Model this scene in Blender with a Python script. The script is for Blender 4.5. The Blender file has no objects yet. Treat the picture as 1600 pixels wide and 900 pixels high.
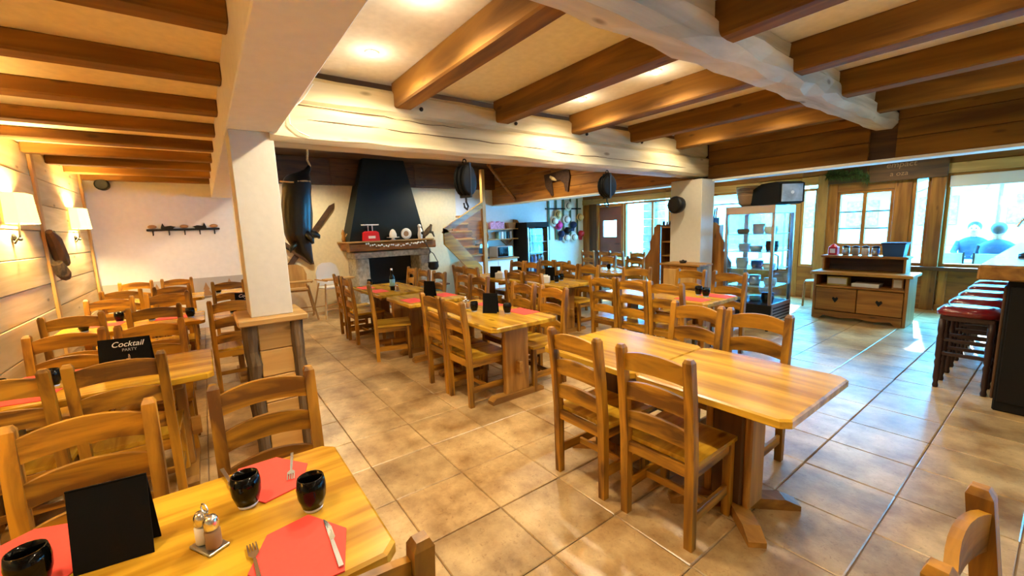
import bpy, math, random
from mathutils import Matrix, Vector
random.seed(7)
D = bpy.data
SC = bpy.context.scene
COL = SC.collection

# ------------------------------------------------------------------ camera
CAMH = 1.5835
R0 = (0.5948294, 0.8030955, -0.0348655)
R1 = (0.0943812, -0.1128469, -0.9891197)
R2 = (-0.7982920, 0.5850668, -0.1429218)
cd = D.cameras.new('camera'); cam = D.objects.new('camera', cd); COL.objects.link(cam)
cam.matrix_world = Matrix(((R0[0], -R1[0], -R2[0], 0), (R0[1], -R1[1], -R2[1], 0), (R0[2], -R1[2], -R2[2], CAMH), (0, 0, 0, 1)))
cd.sensor_width = 36; cd.lens = 36 * 647.72 / 1600; cd.clip_start = 0.05; cd.clip_end = 200
SC.camera = cam

# ------------------------------------------------------------------ world, sun, exposure
SPOT_W = 55.0; SPILL = .018
w = D.worlds.new('world'); SC.world = w; w.use_nodes = True
bg = w.node_tree.nodes['Background']; bg.inputs[0].default_value = (0.08, 0.53, 1.0, 1); bg.inputs[1].default_value = 32.0
sd = D.lights.new('sun', 'SUN'); sd.energy = 8.0; sd.color = (1.0, 0.95, 0.88); sd.angle = math.radians(1.5)
sun = D.objects.new('sun', sd); COL.objects.link(sun)
sun.rotation_euler = Vector((0.15, -0.80, -0.55)).to_track_quat('-Z', 'Y').to_euler()
def portal(x0, x1, z0, z1, y):
    l = D.lights.new('daylight_portal', 'AREA'); l.shape = 'RECTANGLE'; l.size = x1 - x0; l.size_y = z1 - z0
    l.cycles.is_portal = True
    o = D.objects.new('daylight_portal', l); COL.objects.link(o)
    o.location = ((x0 + x1) / 2, y, (z0 + z1) / 2); o.rotation_euler = (math.radians(-90), 0, 0)
portal(-1.7, 2.6, .7, 2.25, 9.8); portal(-7.7, -2.9, .1, 2.5, 9.8); portal(-2.75, -1.9, 1.0, 2.05, 9.8)
vs = SC.view_settings
vs.view_transform = 'Standard'; vs.look = 'None'; vs.exposure = 1.18; vs.gamma = 1; vs.use_curve_mapping = False
try:
    SC.cycles.use_denoising = True
    SC.cycles.max_bounces = 10; SC.cycles.diffuse_bounces = 7; SC.cycles.glossy_bounces = 4; SC.cycles.transparent_max_bounces = 16
    SC.cycles.sample_clamp_indirect = 8; SC.cycles.caustics_reflective = False; SC.cycles.caustics_refractive = False
except Exception:
    pass

# ------------------------------------------------------------------ materials
MATS = {}
def newmat(name):
    m = D.materials.new(name); m.use_nodes = True; MATS[name] = m
    nt = m.node_tree; return m, nt, nt.nodes['Principled BSDF']
def plain(name, col, rough=.5, metal=0, spec=.5, emit=None, es=0, trans=0, vary=0, bump=0, bscale=40):
    m, nt, b = newmat(name)
    b.inputs['Base Color'].default_value = (*col, 1); b.inputs['Roughness'].default_value = rough
    b.inputs['Metallic'].default_value = metal; b.inputs['Specular IOR Level'].default_value = spec
    if emit: b.inputs['Emission Color'].default_value = (*emit, 1); b.inputs['Emission Strength'].default_value = es
    if trans: b.inputs['Transmission Weight'].default_value = trans
    if vary or bump:
        N = nt.nodes.new; L = nt.links.new
        tc = N('ShaderNodeNewGeometry'); nz = N('ShaderNodeTexNoise'); nz.inputs['Scale'].default_value = bscale; nz.inputs['Detail'].default_value = 5
        L(tc.outputs['Position'], nz.inputs['Vector'])
        if vary:
            cr = N('ShaderNodeValToRGB'); cr.color_ramp.elements[0].position = .3; cr.color_ramp.elements[1].position = .7
            cr.color_ramp.elements[0].color = (*[c * (1 - vary) for c in col], 1); cr.color_ramp.elements[1].color = (*[min(1, c * (1 + vary)) for c in col], 1)
            L(nz.outputs['Fac'], cr.inputs['Fac']); L(cr.outputs['Color'], b.inputs['Base Color'])
        if bump:
            bp = N('ShaderNodeBump'); bp.inputs['Strength'].default_value = bump; bp.inputs['Distance'].default_value = .01
            L(nz.outputs['Fac'], bp.inputs['Height']); L(bp.outputs['Normal'], b.inputs['Normal'])
    return m
def wood(name, dark, light, axis='x', rough=.45, fine=1.0, world=False, contrast=(.32, .68), bump=.25, knots=True, vary=.5):
    m, nt, b = newmat(name); N = nt.nodes.new; L = nt.links.new
    if world:
        g = N('ShaderNodeNewGeometry'); src = g.outputs['Position']
    else:
        tc = N('ShaderNodeTexCoord'); src = tc.outputs['Object']
    oi = N('ShaderNodeObjectInfo')
    mu = N('ShaderNodeMath'); mu.operation = 'MULTIPLY'; mu.inputs[1].default_value = 37.0; L(oi.outputs['Random'], mu.inputs[0])
    ad = N('ShaderNodeVectorMath'); ad.operation = 'ADD'; L(src, ad.inputs[0]); L(mu.outputs[0], ad.inputs[1])
    mp = N('ShaderNodeMapping'); s = [9 * fine] * 3; s['xyz'.index(axis)] = .9 * fine; mp.inputs['Scale'].default_value = s; L(ad.outputs[0], mp.inputs['Vector'])
    n1 = N('ShaderNodeTexNoise'); n1.inputs['Scale'].default_value = 1.4; n1.inputs['Detail'].default_value = 7; n1.inputs['Distortion'].default_value = .7; L(mp.outputs[0], n1.inputs['Vector'])
    cr = N('ShaderNodeValToRGB'); e = cr.color_ramp.elements; e[0].position, e[1].position = contrast; e[0].color = (*dark, 1); e[1].color = (*light, 1)
    L(n1.outputs['Fac'], cr.inputs['Fac']); col = cr.outputs['Color']
    if knots:
        mk = N('ShaderNodeMapping'); s = [4.5] * 3; s['xyz'.index(axis)] = 1.6; mk.inputs['Scale'].default_value = s; L(ad.outputs[0], mk.inputs['Vector'])
        vo = N('ShaderNodeTexVoronoi'); vo.inputs['Scale'].default_value = 1.3; L(mk.outputs[0], vo.inputs['Vector'])
        ck = N('ShaderNodeValToRGB'); ck.color_ramp.elements[0].position = .06; ck.color_ramp.elements[1].position = .13
        ck.color_ramp.elements[0].color = (.35, .3, .25, 1); ck.color_ramp.elements[1].color = (1, 1, 1, 1); L(vo.outputs['Distance'], ck.inputs['Fac'])
        mx = N('ShaderNodeMixRGB'); mx.blend_type = 'MULTIPLY'; mx.inputs['Fac'].default_value = .8; L(col, mx.inputs[1]); L(ck.outputs['Color'], mx.inputs[2]); col = mx.outputs[0]
    hv = N('ShaderNodeHueSaturation'); mr = N('ShaderNodeMapRange'); mr.inputs['To Min'].default_value = 1 - vary * .5; mr.inputs['To Max'].default_value = 1 + vary * .4
    L(oi.outputs['Random'], mr.inputs['Value']); L(mr.outputs[0], hv.inputs['Value']); L(col, hv.inputs['Color']); L(hv.outputs[0], b.inputs['Base Color'])
    b.inputs['Roughness'].default_value = rough
    bp = N('ShaderNodeBump'); bp.inputs['Strength'].default_value = bump; bp.inputs['Distance'].default_value = .004; L(n1.outputs['Fac'], bp.inputs['Height']); L(bp.outputs['Normal'], b.inputs['Normal'])
    return m
for ax in 'xyz':
    wood('chair_' + ax, (.13, .047, .003), (.50, .225, .012), ax, .46, fine=1.2, contrast=(.38, .62), vary=.35)
    wood('top_' + ax, (.34, .155, .010), (.68, .385, .030), ax, .24, fine=.9, bump=.1, vary=.2, contrast=(.36, .64))
    wood('leg_' + ax, (.20, .080, .010), (.50, .240, .040), ax, .5)
    wood('pine_' + ax, (.40, .21, .055), (.62, .37, .12), ax, .5)
    wood('orange_' + ax, (.22, .075, .008), (.48, .20, .030), ax, .45)
    wood('dark_' + ax, (.05, .020, .006), (.14, .060, .016), ax, .6)
    wood('joist_' + ax, (.10, .038, .004), (.30, .133, .014), ax, .9, fine=.6, vary=.3)
    wood('old_' + ax, (.46, .36, .19), (.80, .67, .42), ax, .75, fine=.5, bump=.6, vary=.2)
    wood('plank_' + ax, (.46, .33, .15), (.70, .55, .30), ax, .7, fine=.5, bump=.4, vary=.25)
wood('beamgrey', (.42, .36, .26), (.80, .72, .58), 'y', .8, fine=.5, bump=.8, vary=0)
wood('bark', (.025, .014, .006), (.17, .105, .05), 'z', .9, fine=1.6, bump=1, knots=False)
plain('plaster', (.92, .89, .82), .9, vary=.05, bump=.15, bscale=18)
plain('white_wall', (.76, .75, .73), .9, vary=.03, bump=.12, bscale=14)
plain('plaster_yellow', (.90, .74, .42), .9, vary=.06, bump=.2, bscale=16)
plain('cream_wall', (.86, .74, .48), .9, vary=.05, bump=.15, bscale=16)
plain('cream', (.60, .57, .49), .85, vary=.03, bump=.1, bscale=20)
plain('grout', (.33, .23, .14), .9)
plain('black', (.006, .006, .007), .4, spec=.25)
plain('pulley_black', (.004, .004, .004), .6, spec=.12)
plain('black_matte', (.008, .007, .006), .75, spec=.2)
plain('menu_black', (.004, .004, .004), .9, spec=.15)
plain('hood', (.004, .008, .008), .55, spec=.3, vary=.3, bscale=3)
plain('stone', (.42, .37, .28), .85, vary=.35, bump=.6, bscale=14)
plain('firebox', (.015, .013, .012), .95)
plain('chrome', (.75, .75, .75), .22, 1)
plain('steel', (.55, .56, .58), .3, 1)
plain('iron', (.02, .02, .022), .45, .6)
plain('coral', (.80, .060, .040), .75, vary=.05, bscale=60)
plain('red', (.55, .015, .02), .35)
plain('seat_red', (.16, .006, .012), .18, spec=.8)
plain('stool_dark', (.030, .010, .007), .45)
plain('white', (.85, .85, .83), .4)
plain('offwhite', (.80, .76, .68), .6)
plain('grey', (.35, .36, .38), .5)
plain('glass_black', (.002, .002, .002), .08, spec=.25)
plain('navy', (.01, .015, .06), .7)
plain('pink', (.80, .05, .30), .7)
plain('straw', (.72, .52, .24), .8, vary=.2, bscale=80)
plain('skin', (.62, .36, .25), .5)
plain('hair', (.04, .03, .025), .6)
plain('jacket', (.02, .04, .075), .7)
plain('blue_bin', (.02, .10, .30), .4)
plain('leather', (.006, .006, .005), .3, spec=.5, vary=.4, bump=.5, bscale=9)
plain('pelt', (.06, .028, .014), .9, vary=.5, bump=.8, bscale=30)
plain('book_pink', (.70, .35, .55), .6, vary=.5, bscale=30)
plain('book_teal', (.20, .45, .55), .6)
plain('fir', (.05, .09, .02), .9, vary=.6, bump=.6, bscale=40)
plain('shade', (.92, .70, .30), .8, emit=(1, .60, .16), es=1.6)
plain('bulb', (1, .9, .7), .5, emit=(1, .78, .45), es=30)
plain('salt', (.85, .83, .78), .5)
plain('pepper', (.30, .17, .08), .7)
plain('terrace', (.40, .42, .44), .8, vary=.12, bscale=1.5)
plain('facade', (.45, .45, .44), .8, vary=.08, bscale=.7)
plain('parasol_cloth', (.55, .62, .62), .7)
plain('stoneblue', (.35, .42, .48), .85, vary=.35, bscale=8)
plain('green', (.06, .11, .05), .6)
plain('brownbox', (.36, .20, .09), .7)
plain('yellowbox', (.55, .45, .10), .6)
plain('purple_door', (.20, .075, .05), .5, vary=.2, bscale=3)
plain('mirrorish', (.7, .75, .8), .15, .3)
plain('frieze_print', (.44, .42, .40), .8)
m, nt, b = newmat('clear')     # thin window glass: mostly clear, slightly reflective
N = nt.nodes.new; L = nt.links.new
tr = N('ShaderNodeBsdfTransparent'); gl = N('ShaderNodeBsdfGlossy'); gl.inputs['Roughness'].default_value = .02; mx = N('ShaderNodeMixShader'); mx.inputs[0].default_value = .07
tr.inputs[0].default_value = (.86, .96, 1, 1)
L(tr.outputs[0], mx.inputs[1]); L(gl.outputs[0], mx.inputs[2]); L(mx.outputs[0], nt.nodes['Material Output'].inputs[0])
m, nt, b = newmat('tile')
N = nt.nodes.new; L = nt.links.new
g = N('ShaderNodeNewGeometry'); oi = N('ShaderNodeObjectInfo')
n1 = N('ShaderNodeTexNoise'); n1.inputs['Scale'].default_value = 2.6; n1.inputs['Detail'].default_value = 8; n1.inputs['Roughness'].default_value = .65; L(g.outputs['Position'], n1.inputs['Vector'])
n2 = N('ShaderNodeTexNoise'); n2.inputs['Scale'].default_value = 38; n2.inputs['Detail'].default_value = 6; n2.inputs['Distortion'].default_value = 1.5; L(g.outputs['Position'], n2.inputs['Vector'])
cr = N('ShaderNodeValToRGB'); e = cr.color_ramp.elements; e[0].position = .34; e[1].position = .66; e[0].color = (.23, .112, .026, 1); e[1].color = (.67, .46, .21, 1); L(n1.outputs['Fac'], cr.inputs['Fac'])
c2 = N('ShaderNodeValToRGB'); c2.color_ramp.elements[0].position = .28; c2.color_ramp.elements[1].position = .42; c2.color_ramp.elements[0].color = (.55, .42, .32, 1); c2.color_ramp.elements[1].color = (1, 1, 1, 1); L(n2.outputs['Fac'], c2.inputs['Fac'])
mx = N('ShaderNodeMixRGB'); mx.blend_type = 'MULTIPLY'; mx.inputs[0].default_value = .7; L(cr.outputs[0], mx.inputs[1]); L(c2.outputs[0], mx.inputs[2])
hv = N('ShaderNodeHueSaturation'); mr = N('ShaderNodeMapRange'); mr.inputs['To Min'].default_value = .86; mr.inputs['To Max'].default_value = 1.12; L(oi.outputs['Random'], mr.inputs['Value']); L(mr.outputs[0], hv.inputs['Value']); L(mx.outputs[0], hv.inputs['Color']); L(hv.outputs[0], b.inputs['Base Color'])
rr = N('ShaderNodeMapRange'); rr.inputs['To Min'].default_value = .24; rr.inputs['To Max'].default_value = .44; L(n2.outputs['Fac'], rr.inputs['Value']); L(rr.outputs[0], b.inputs['Roughness'])
bp = N('ShaderNodeBump'); b.inputs['Specular IOR Level'].default_value = 1.0; bp.inputs['Strength'].default_value = .22; bp.inputs['Distance'].default_value = .004; L(n2.outputs['Fac'], bp.inputs['Height']); L(bp.outputs['Normal'], b.inputs['Normal'])

# ------------------------------------------------------------------ mesh helpers
class MB:
    def __init__(s): s.v = []; s.f = []
    def add(s, vs, fs):
        n = len(s.v); s.v += [tuple(p) for p in vs]; s.f += [tuple(i + n for i in f) for f in fs]; return s
    def box(s, x0, x1, y0, y1, z0, z1, c=0):
        if c <= 0:
            return s.add([(x, y, z) for x in (x0, x1) for y in (y0, y1) for z in (z0, z1)],
                         [(0, 1, 3, 2), (4, 6, 7, 5), (0, 4, 5, 1), (2, 3, 7, 6), (0, 2, 6, 4), (1, 5, 7, 3)])
        c = min(c, (x1 - x0) * .45, (y1 - y0) * .45, (z1 - z0) * .45)
        X = (x0, x1); Y = (y0, y1); Z = (z0, z1); V = []; idx = {}
        for i in (0, 1):
            for j in (0, 1):
                for k in (0, 1):
                    sx, sy, sz = (c, -c)[i], (c, -c)[j], (c, -c)[k]
                    for a, p in enumerate(((X[i], Y[j] + sy, Z[k] + sz), (X[i] + sx, Y[j], Z[k] + sz), (X[i] + sx, Y[j] + sy, Z[k]))):
                        idx[i, j, k, a] = len(V); V.append(p)
        F = []
        q = lambda i, j, k, a: idx[i, j, k, a]
        for i in (0, 1):
            F.append([q(i, 0, 0, 0), q(i, 1, 0, 0), q(i, 1, 1, 0), q(i, 0, 1, 0)])
            F.append([q(0, i, 0, 1), q(1, i, 0, 1), q(1, i, 1, 1), q(0, i, 1, 1)])
            F.append([q(0, 0, i, 2), q(1, 0, i, 2), q(1, 1, i, 2), q(0, 1, i, 2)])
        for i in (0, 1):
            for j in (0, 1):
                F.append([q(i, j, 0, 0), q(i, j, 1, 0), q(i, j, 1, 1), q(i, j, 0, 1)])
                F.append([q(i, 0, j, 0), q(i, 1, j, 0), q(i, 1, j, 2), q(i, 0, j, 2)])
                F.append([q(0, i, j, 1), q(1, i, j, 1), q(1, i, j, 2), q(0, i, j, 2)])
                for k in (0, 1): F.append([q(i, j, k, 0), q(i, j, k, 1), q(i, j, k, 2)])
        ce = ((x0 + x1) / 2, (y0 + y1) / 2, (z0 + z1) / 2); G = []
        for f in F:
            P = [Vector(V[t]) for t in f]; nrm = (P[1] - P[0]).cross(P[2] - P[0]); m_ = sum(P, Vector()) / len(P) - Vector(ce)
            G.append(f if nrm.dot(m_) > 0 else f[::-1])
        return s.add(V, G)
    def loft(s, rings, cap=True):
        n = len(rings[0]); V = [p for r in rings for p in r]; F = []
        for i in range(len(rings) - 1):
            for j in range(n): F.append((i * n + j, i * n + (j + 1) % n, (i + 1) * n + (j + 1) % n, (i + 1) * n + j))
        if cap: F.append(tuple(range(n))[::-1]); F.append(tuple((len(rings) - 1) * n + j for j in range(n)))
        return s.add(V, F)
    def prism(s, poly, axis, a, b):
        def p3(p, t): return (t, p[0], p[1]) if axis == 'x' else (p[0], t, p[1]) if axis == 'y' else (p[0], p[1], t)
        return s.loft([[p3(p, a) for p in poly], [p3(p, b) for p in poly]])
    def tube(s, pts, r, n=8, closed=False):
        pts = [Vector(p) for p in pts]; rings = []
        rs = r if isinstance(r, (list, tuple)) else [r] * len(pts)
        for i, p in enumerate(pts):
            t = (pts[min(i + 1, len(pts) - 1)] - pts[max(i - 1, 0)]).normalized()
            a = t.cross(Vector((0, 0, 1)) if abs(t.z) < .9 else Vector((1, 0, 0))).normalized(); b_ = t.cross(a)
            rings.append([tuple(p + (a * math.cos(k * 2 * math.pi / n) + b_ * math.sin(k * 2 * math.pi / n)) * rs[i]) for k in range(n)])
        return s.loft(rings)
    def lathe(s, prof, c=(0, 0, 0), n=14, axis='z', sy=1.0):
        rings = []
        for r, h in prof:
            ring = []
            for k in range(n):
                a = k * 2 * math.pi / n; u, v_ = r * math.cos(a), r * math.sin(a) * sy
                ring.append((c[0] + u, c[1] + v_, c[2] + h) if axis == 'z' else (c[0] + h, c[1] + u, c[2] + v_) if axis == 'x' else (c[0] + u, c[1] + h, c[2] + v_))
            rings.append(ring)
        return s.loft(rings)
    def ball(s, c, r, n=10, sc=(1, 1, 1)):
        k = max(4, n // 2 + 1)
        rings = []
        for i in range(k + 1):
            t = math.pi * i / k; rr = max(1e-4, math.sin(t)) * r; h = -math.cos(t) * r
            rings.append([(c[0] + rr * math.cos(j * 2 * math.pi / n) * sc[0], c[1] + rr * math.sin(j * 2 * math.pi / n) * sc[1], c[2] + h * sc[2]) for j in range(n)])
        return s.loft(rings)
    def rot(s, M):
        s.v = [tuple(M @ Vector(p)) for p in s.v]; return s
    def jitter(s, a):
        s.v = [(x + random.uniform(-a, a), y + random.uniform(-a, a), z + random.uniform(-a, a)) for x, y, z in s.v]; return s
    def build(s, name, mat, parent=None, smooth=False, fix=True):
        me = D.meshes.new(name); me.from_pydata(s.v, [], s.f); me.update()
        if fix:
            import bmesh
            bm = bmesh.new(); bm.from_mesh(me); bmesh.ops.recalc_face_normals(bm, faces=bm.faces); bm.to_mesh(me); bm.free()
        if smooth:
            for p in me.polygons: p.use_smooth = True
        me.materials.append(MATS[mat])
        o = D.objects.new(name, me); COL.objects.link(o)
        if parent: o.parent = parent
        return o
def Bx(name, mat, parent, *a, c=.004): return MB().box(*a, c=c).build(name, mat, parent, fix=False)
def tag(o, label, cat=None, group=None, kind=None):
    if label: o['label'] = label
    if cat: o['category'] = cat
    if group: o['group'] = group
    if kind: o['kind'] = kind
    return o
def thing(name, label, cat, loc=(0, 0, 0), rz=0, group=None):
    o = D.objects.new(name, None); COL.objects.link(o); o.location = loc; o.rotation_euler = (0, 0, math.radians(rz)); o.empty_display_size = .1
    return tag(o, label, cat, group)
def struct(o, label=None): o['kind'] = 'structure'; return tag(o, label) if label else o
def children(o): return [c for c in D.objects if c.parent is o]
KIDS = {}
def dup(root, loc, rz, label, group=None):
    if root.name not in KIDS: KIDS[root.name] = [(c, children(c)) for c in children(root)]
    r = root.copy(); COL.objects.link(r); r.location = loc; r.rotation_euler = (0, 0, math.radians(rz)); r['label'] = label
    if group: r['group'] = group
    for ch, gs in KIDS[root.name]:
        c = ch.copy(); COL.objects.link(c); c.parent = r
        for g_ in gs:
            d = g_.copy(); COL.objects.link(d); d.parent = c
    return r
class Kind:      # first placement uses the prototype itself, later ones copies
    def __init__(s, proto): s.p = proto; s.used = False
    def put(s, loc, rz, label, group=None):
        if not s.used:
            s.used = True; s.p.location = loc; s.p.rotation_euler = (0, 0, math.radians(rz)); tag(s.p, label, None, group)
            KIDS[s.p.name] = [(c, children(c)) for c in children(s.p)]
            return s.p
        return dup(s.p, loc, rz, label, group)
def text(body, size, mat, parent, M, name='lettering', shear=0):
    cu = D.curves.new('t', 'FONT'); cu.body = body; cu.size = size; cu.align_x = 'CENTER'; cu.extrude = .0006; cu.shear = shear
    t = D.objects.new('t', cu); COL.objects.link(t)
    me = D.meshes.new_from_object(t.evaluated_get(bpy.context.evaluated_depsgraph_get())); D.objects.remove(t)
    me.materials.clear(); me.materials.append(MATS[mat]); o = D.objects.new(name, me); COL.objects.link(o); o.parent = parent; o.matrix_local = M
    return o

# ================================================================== the setting
XB, XE, YL, YW = -9.2, 3.0, -1.4, 9.6
# ---- floor: grout bed with one slab per tile (0.45 m grid)
floor = struct(MB().box(XB - .2, XE + .2, YL - .2, YW + .25, -.2, -.010).build('floor', 'grout'), 'floor of square terracotta tiles with dark joints')
TS, GX, GY, J = .45, -.47, 5.25, .0034
tmesh = []
for k in range(4):
    b_ = MB().box(-TS / 2 + J, TS / 2 - J, -TS / 2 + J, TS / 2 - J, -.012, 0, c=.004)
    b_.v = [(x + random.uniform(-.0022, .0022), y + random.uniform(-.0022, .0022), z) for x, y, z in b_.v]
    o = b_.build('tile', 'tile', floor, fix=False); tmesh.append(o.data); D.objects.remove(o)
tl = []
ix0, ix1 = math.ceil((XB - GX) / TS), math.floor((XE - GX) / TS)
iy0, iy1 = math.ceil((YL - GY) / TS), math.floor((YW - GY) / TS)
for i in range(ix0 - 1, ix1 + 1):
    for j in range(iy0 - 1, iy1 + 1):
        x0, x1 = max(XB, GX + i * TS), min(XE, GX + (i + 1) * TS); y0, y1 = max(YL, GY + j * TS), min(YW, GY + (j + 1) * TS)
        if x1 - x0 < .02 or y1 - y0 < .02: continue
        cx, cy = (x0 + x1) / 2, (y0 + y1) / 2
        p = (cx, cy, -CAMH); zc = sum(a * b for a, b in zip(p, R2)); vis = False
        if zc > .2:
            u = 647.7 * sum(a * b for a, b in zip(p, R0)) / zc; v_ = 647.7 * sum(a * b for a, b in zip(p, R1)) / zc
            vis = abs(u) < 880 and abs(v_) < 540
        whole = (x1 - x0 > TS - .01 and y1 - y0 > TS - .01)
        tl.append((0 if vis and whole else 1, cx * cx + cy * cy, cx, cy, x0, x1, y0, y1))
tl.sort()
rest = MB()
for n, (a, d_, cx, cy, x0, x1, y0, y1) in enumerate(tl):
    if n < 300 and a == 0:
        o = D.objects.new('tile', tmesh[n % 4]); COL.objects.link(o); o.parent = floor; o.location = (cx, cy, random.uniform(-.0012, 0))
    else: rest.box(x0 + J, x1 - J, y0 + J, y1 - J, -.012, -.0005)
rest.build('tile', 'tile', floor, fix=False)['kind'] = 'stuff'

# ---- walls
wl = struct(MB().box(XB - .2, XE + .2, YL - .2, YL - .03, 0, 3.35).build('wall_left', 'plank_x'), 'plank-clad side wall with two lit wall lamps')
zs = [0, .3, .58, .88, 1.16, 1.45, 1.73, 2.02, 2.31, 2.62]
for bx0, bx1 in ((-9.2, -8.99), (-8.95, -6.72), (-6.68, -4.42), (-4.38, -2.12), (-2.08, .2), (.24, 3.0)):
    for k in range(9):
        MB().box(bx0, bx1, YL - .03, YL + random.uniform(-.004, .006), zs[k] + .003, zs[k + 1] - .003, c=.005).build('plank', 'plank_x', wl, fix=False)
for x in (-8.97, -6.7, -4.4, -2.1, .22): Bx('batten', 'pine_z', wl, x - .045, x + .045, YL, YL + .03, 0, 2.62)
wb = struct(MB().box(XB - .2, XB, YL - .2, YW + .2, 0, 3.35).build('wall_back', 'white_wall'), 'pale plaster wall behind the fireplace and the far tables')
for k, (y0, y1) in enumerate(((.52, 2.2), (2.2, 4.0), (4.0, 6.2))): Bx('beam', 'dark_y', wb, XB, XB + .16, y0, y1, 2.58, 3.1, c=.01)
Bx('cream_panel', 'cream_wall', wb, XB, XB + .006, .5, 5.1, 0, 2.58, c=0)  # thin cream sheet over the fireplace stretch of the back wall
struct(MB().box(XE, XE + .2, YL - .2, YW + .2, 0, 3.35).build('wall_right', 'plaster'), 'plain plaster wall behind the bar')
# printed frieze along the left part of the back wall
fr = tag(MB().box(XB, XB + .02, YL + .02, .6, .56, .90, c=.003).build('wall_frieze', 'frieze_print', fix=False), 'grey printed band low on the white wall behind the farthest dining tables', 'wall frieze')
def fir(y, h): return [(y - h * .33, .58), (y + h * .33, .58), (y + h * .12, .58 + h * .45), (y + h * .2, .58 + h * .45), (y, .58 + h), (y - h * .2, .58 + h * .45), (y - h * .12, .58 + h * .45)]
for y, h, mt in ((-1.1, .26, 'brownbox'), (-.72, .28, 'brownbox'), (-.28, .27, 'white'), (-.05, .24, 'brownbox'), (.3, .28, 'brownbox')):
    MB().prism(fir(y, h), 'x', XB + .02, XB + .024).build('printed_tree', mt, fr)

# ---- window wall (far right), made of posts, panels and glazed openings
ww = struct(MB().box(XB, XE, YW, YW + .18, 2.22, 3.35).build('wall_window', 'orange_x'), 'wooden window wall along the terrace side')
def wp(name, mat, x0, x1, z0, z1, y0=YW - .03, y1=YW + .12, par=None, c=.006): return Bx(name, mat, par or ww, x0, x1, y0, y1, z0, z1, c=c)
for x0, x1 in ((-9.2, -6.3), (-6.3, -3.3), (-3.3, -.4), (-.4, 3)):
    wp('plank', 'orange_x', x0 + .003, x1 - .003, 2.36, 2.60); wp('plank', 'orange_x', x0 + .003, x1 - .003, 2.605, 2.85); wp('lintel', 'pine_x', x0, x1, 2.2, 2.355, YW - .05)
wp('post', 'orange_z', -9.2, -8.93, 0, 2.2); wp('post', 'dark_z', -8.92, -8.62, 0, 2.2, YW - .05)
wp('post', 'orange_z', -6.2, -6.06, 0, 2.2); wp('post', 'pine_z', -3.46, -3.3, 0, 2.2); wp('post', 'pine_z', -3.02, -2.86, 0, 2.36, YW - .08)
wp('panel', 'orange_x', -3.3, -3.02, 0, .62); wp('panel', 'orange_x', -6.06, -3.46, 0, .5)
wp('panel', 'orange_z', -2.86, -2.72, 0, 2.2); wp('panel', 'orange_x', -2.72, -1.92, 0, 1.04); wp('panel', 'orange_x', -2.72, -1.92, 2.03, 2.2); wp('panel', 'orange_z', -1.92, -1.70, 0, 2.2)
wp('post', 'orange_z', -1.47, -1.30, 0, 2.2, YW - .08)
wp('panel', 'orange_x', -1.70, -1.47, 0, .66)
for x0, x1 in ((-1.30, -.2), (-.19, .95), (.96, 3.0)): wp('panel', 'orange_x', x0, x1, .02, .66)
wp('rail', 'orange_x', -1.30, 3.0, .0, .10, YW - .06); wp('rail', 'orange_z', -1.28, -1.18, .1, .66, YW - .05)
wp('window_shelf', 'dark_x', -1.7, 3.0, .66, .72, YW - .14)
def window(n, x0, x1, z0, z1, mull=(), trans=(), fm='orange', label=None, fw=.05):
    o = D.objects.new('window_%d' % n, None); COL.objects.link(o); struct(o, label)
    for a, b_ in ((x0, x0 + fw), (x1 - fw, x1)): wp('window_frame', fm + '_z', a, b_, z0, z1, YW - .01, YW + .08, o)
    for a, b_ in ((z0, z0 + fw), (z1 - fw, z1)): wp('window_frame', fm + '_x', x0 + fw, x1 - fw, a, b_, YW - .01, YW + .08, o)
    xs = [x0 + fw] + sorted(mull) + [x1 - fw]; zz = [z0 + fw] + sorted(trans) + [z1 - fw]
    for q in mull: wp('mullion', fm + '_z', q - .03, q + .03, z0 + fw, z1 - fw, YW, YW + .07, o)
    for q in trans: wp('glazing_bar', 'dark_x', x0 + fw, x1 - fw, q - .012, q + .012, YW + .02, YW + .06, o)
    for a, b_ in zip(xs[:-1], xs[1:]):
        for c_, d_ in zip(zz[:-1], zz[1:]): MB().box(a, b_, YW + .035, YW + .041, c_, d_).build('pane', 'clear', o, fix=False)
    return o
window(1, -7.62, -6.2, .08, 2.18, (-6.72,), (), 'grey' if 0 else 'orange', 'tall glazed opening right of the brown door')
window(2, -6.06, -3.46, .5, 2.2, (-5.2, -4.35), (1.95,), 'orange', 'long window behind the pillar and bookcase')
window(3, -3.30, -3.02, .62, 2.14, (), (), 'pine', 'narrow tall pane beside the glass showcase')
window(4, -2.72, -1.92, 1.04, 2.03, (-2.32,), (1.36, 1.66), 'orange', 'small two-casement window with glazing bars above the sideboard')
window(5, -1.70, -1.47, .72, 2.2, (), (), 'orange', 'narrow side pane left of the large window')
w6 = window(6, -1.30, 3.0, .72, 2.2, (.9,), (), 'orange', 'large window onto the terrace behind the bar')
wp('blind', 'offwhite', -1.27, .88, 1.98, 2.16, YW - .02, YW + .0, w6)
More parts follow.
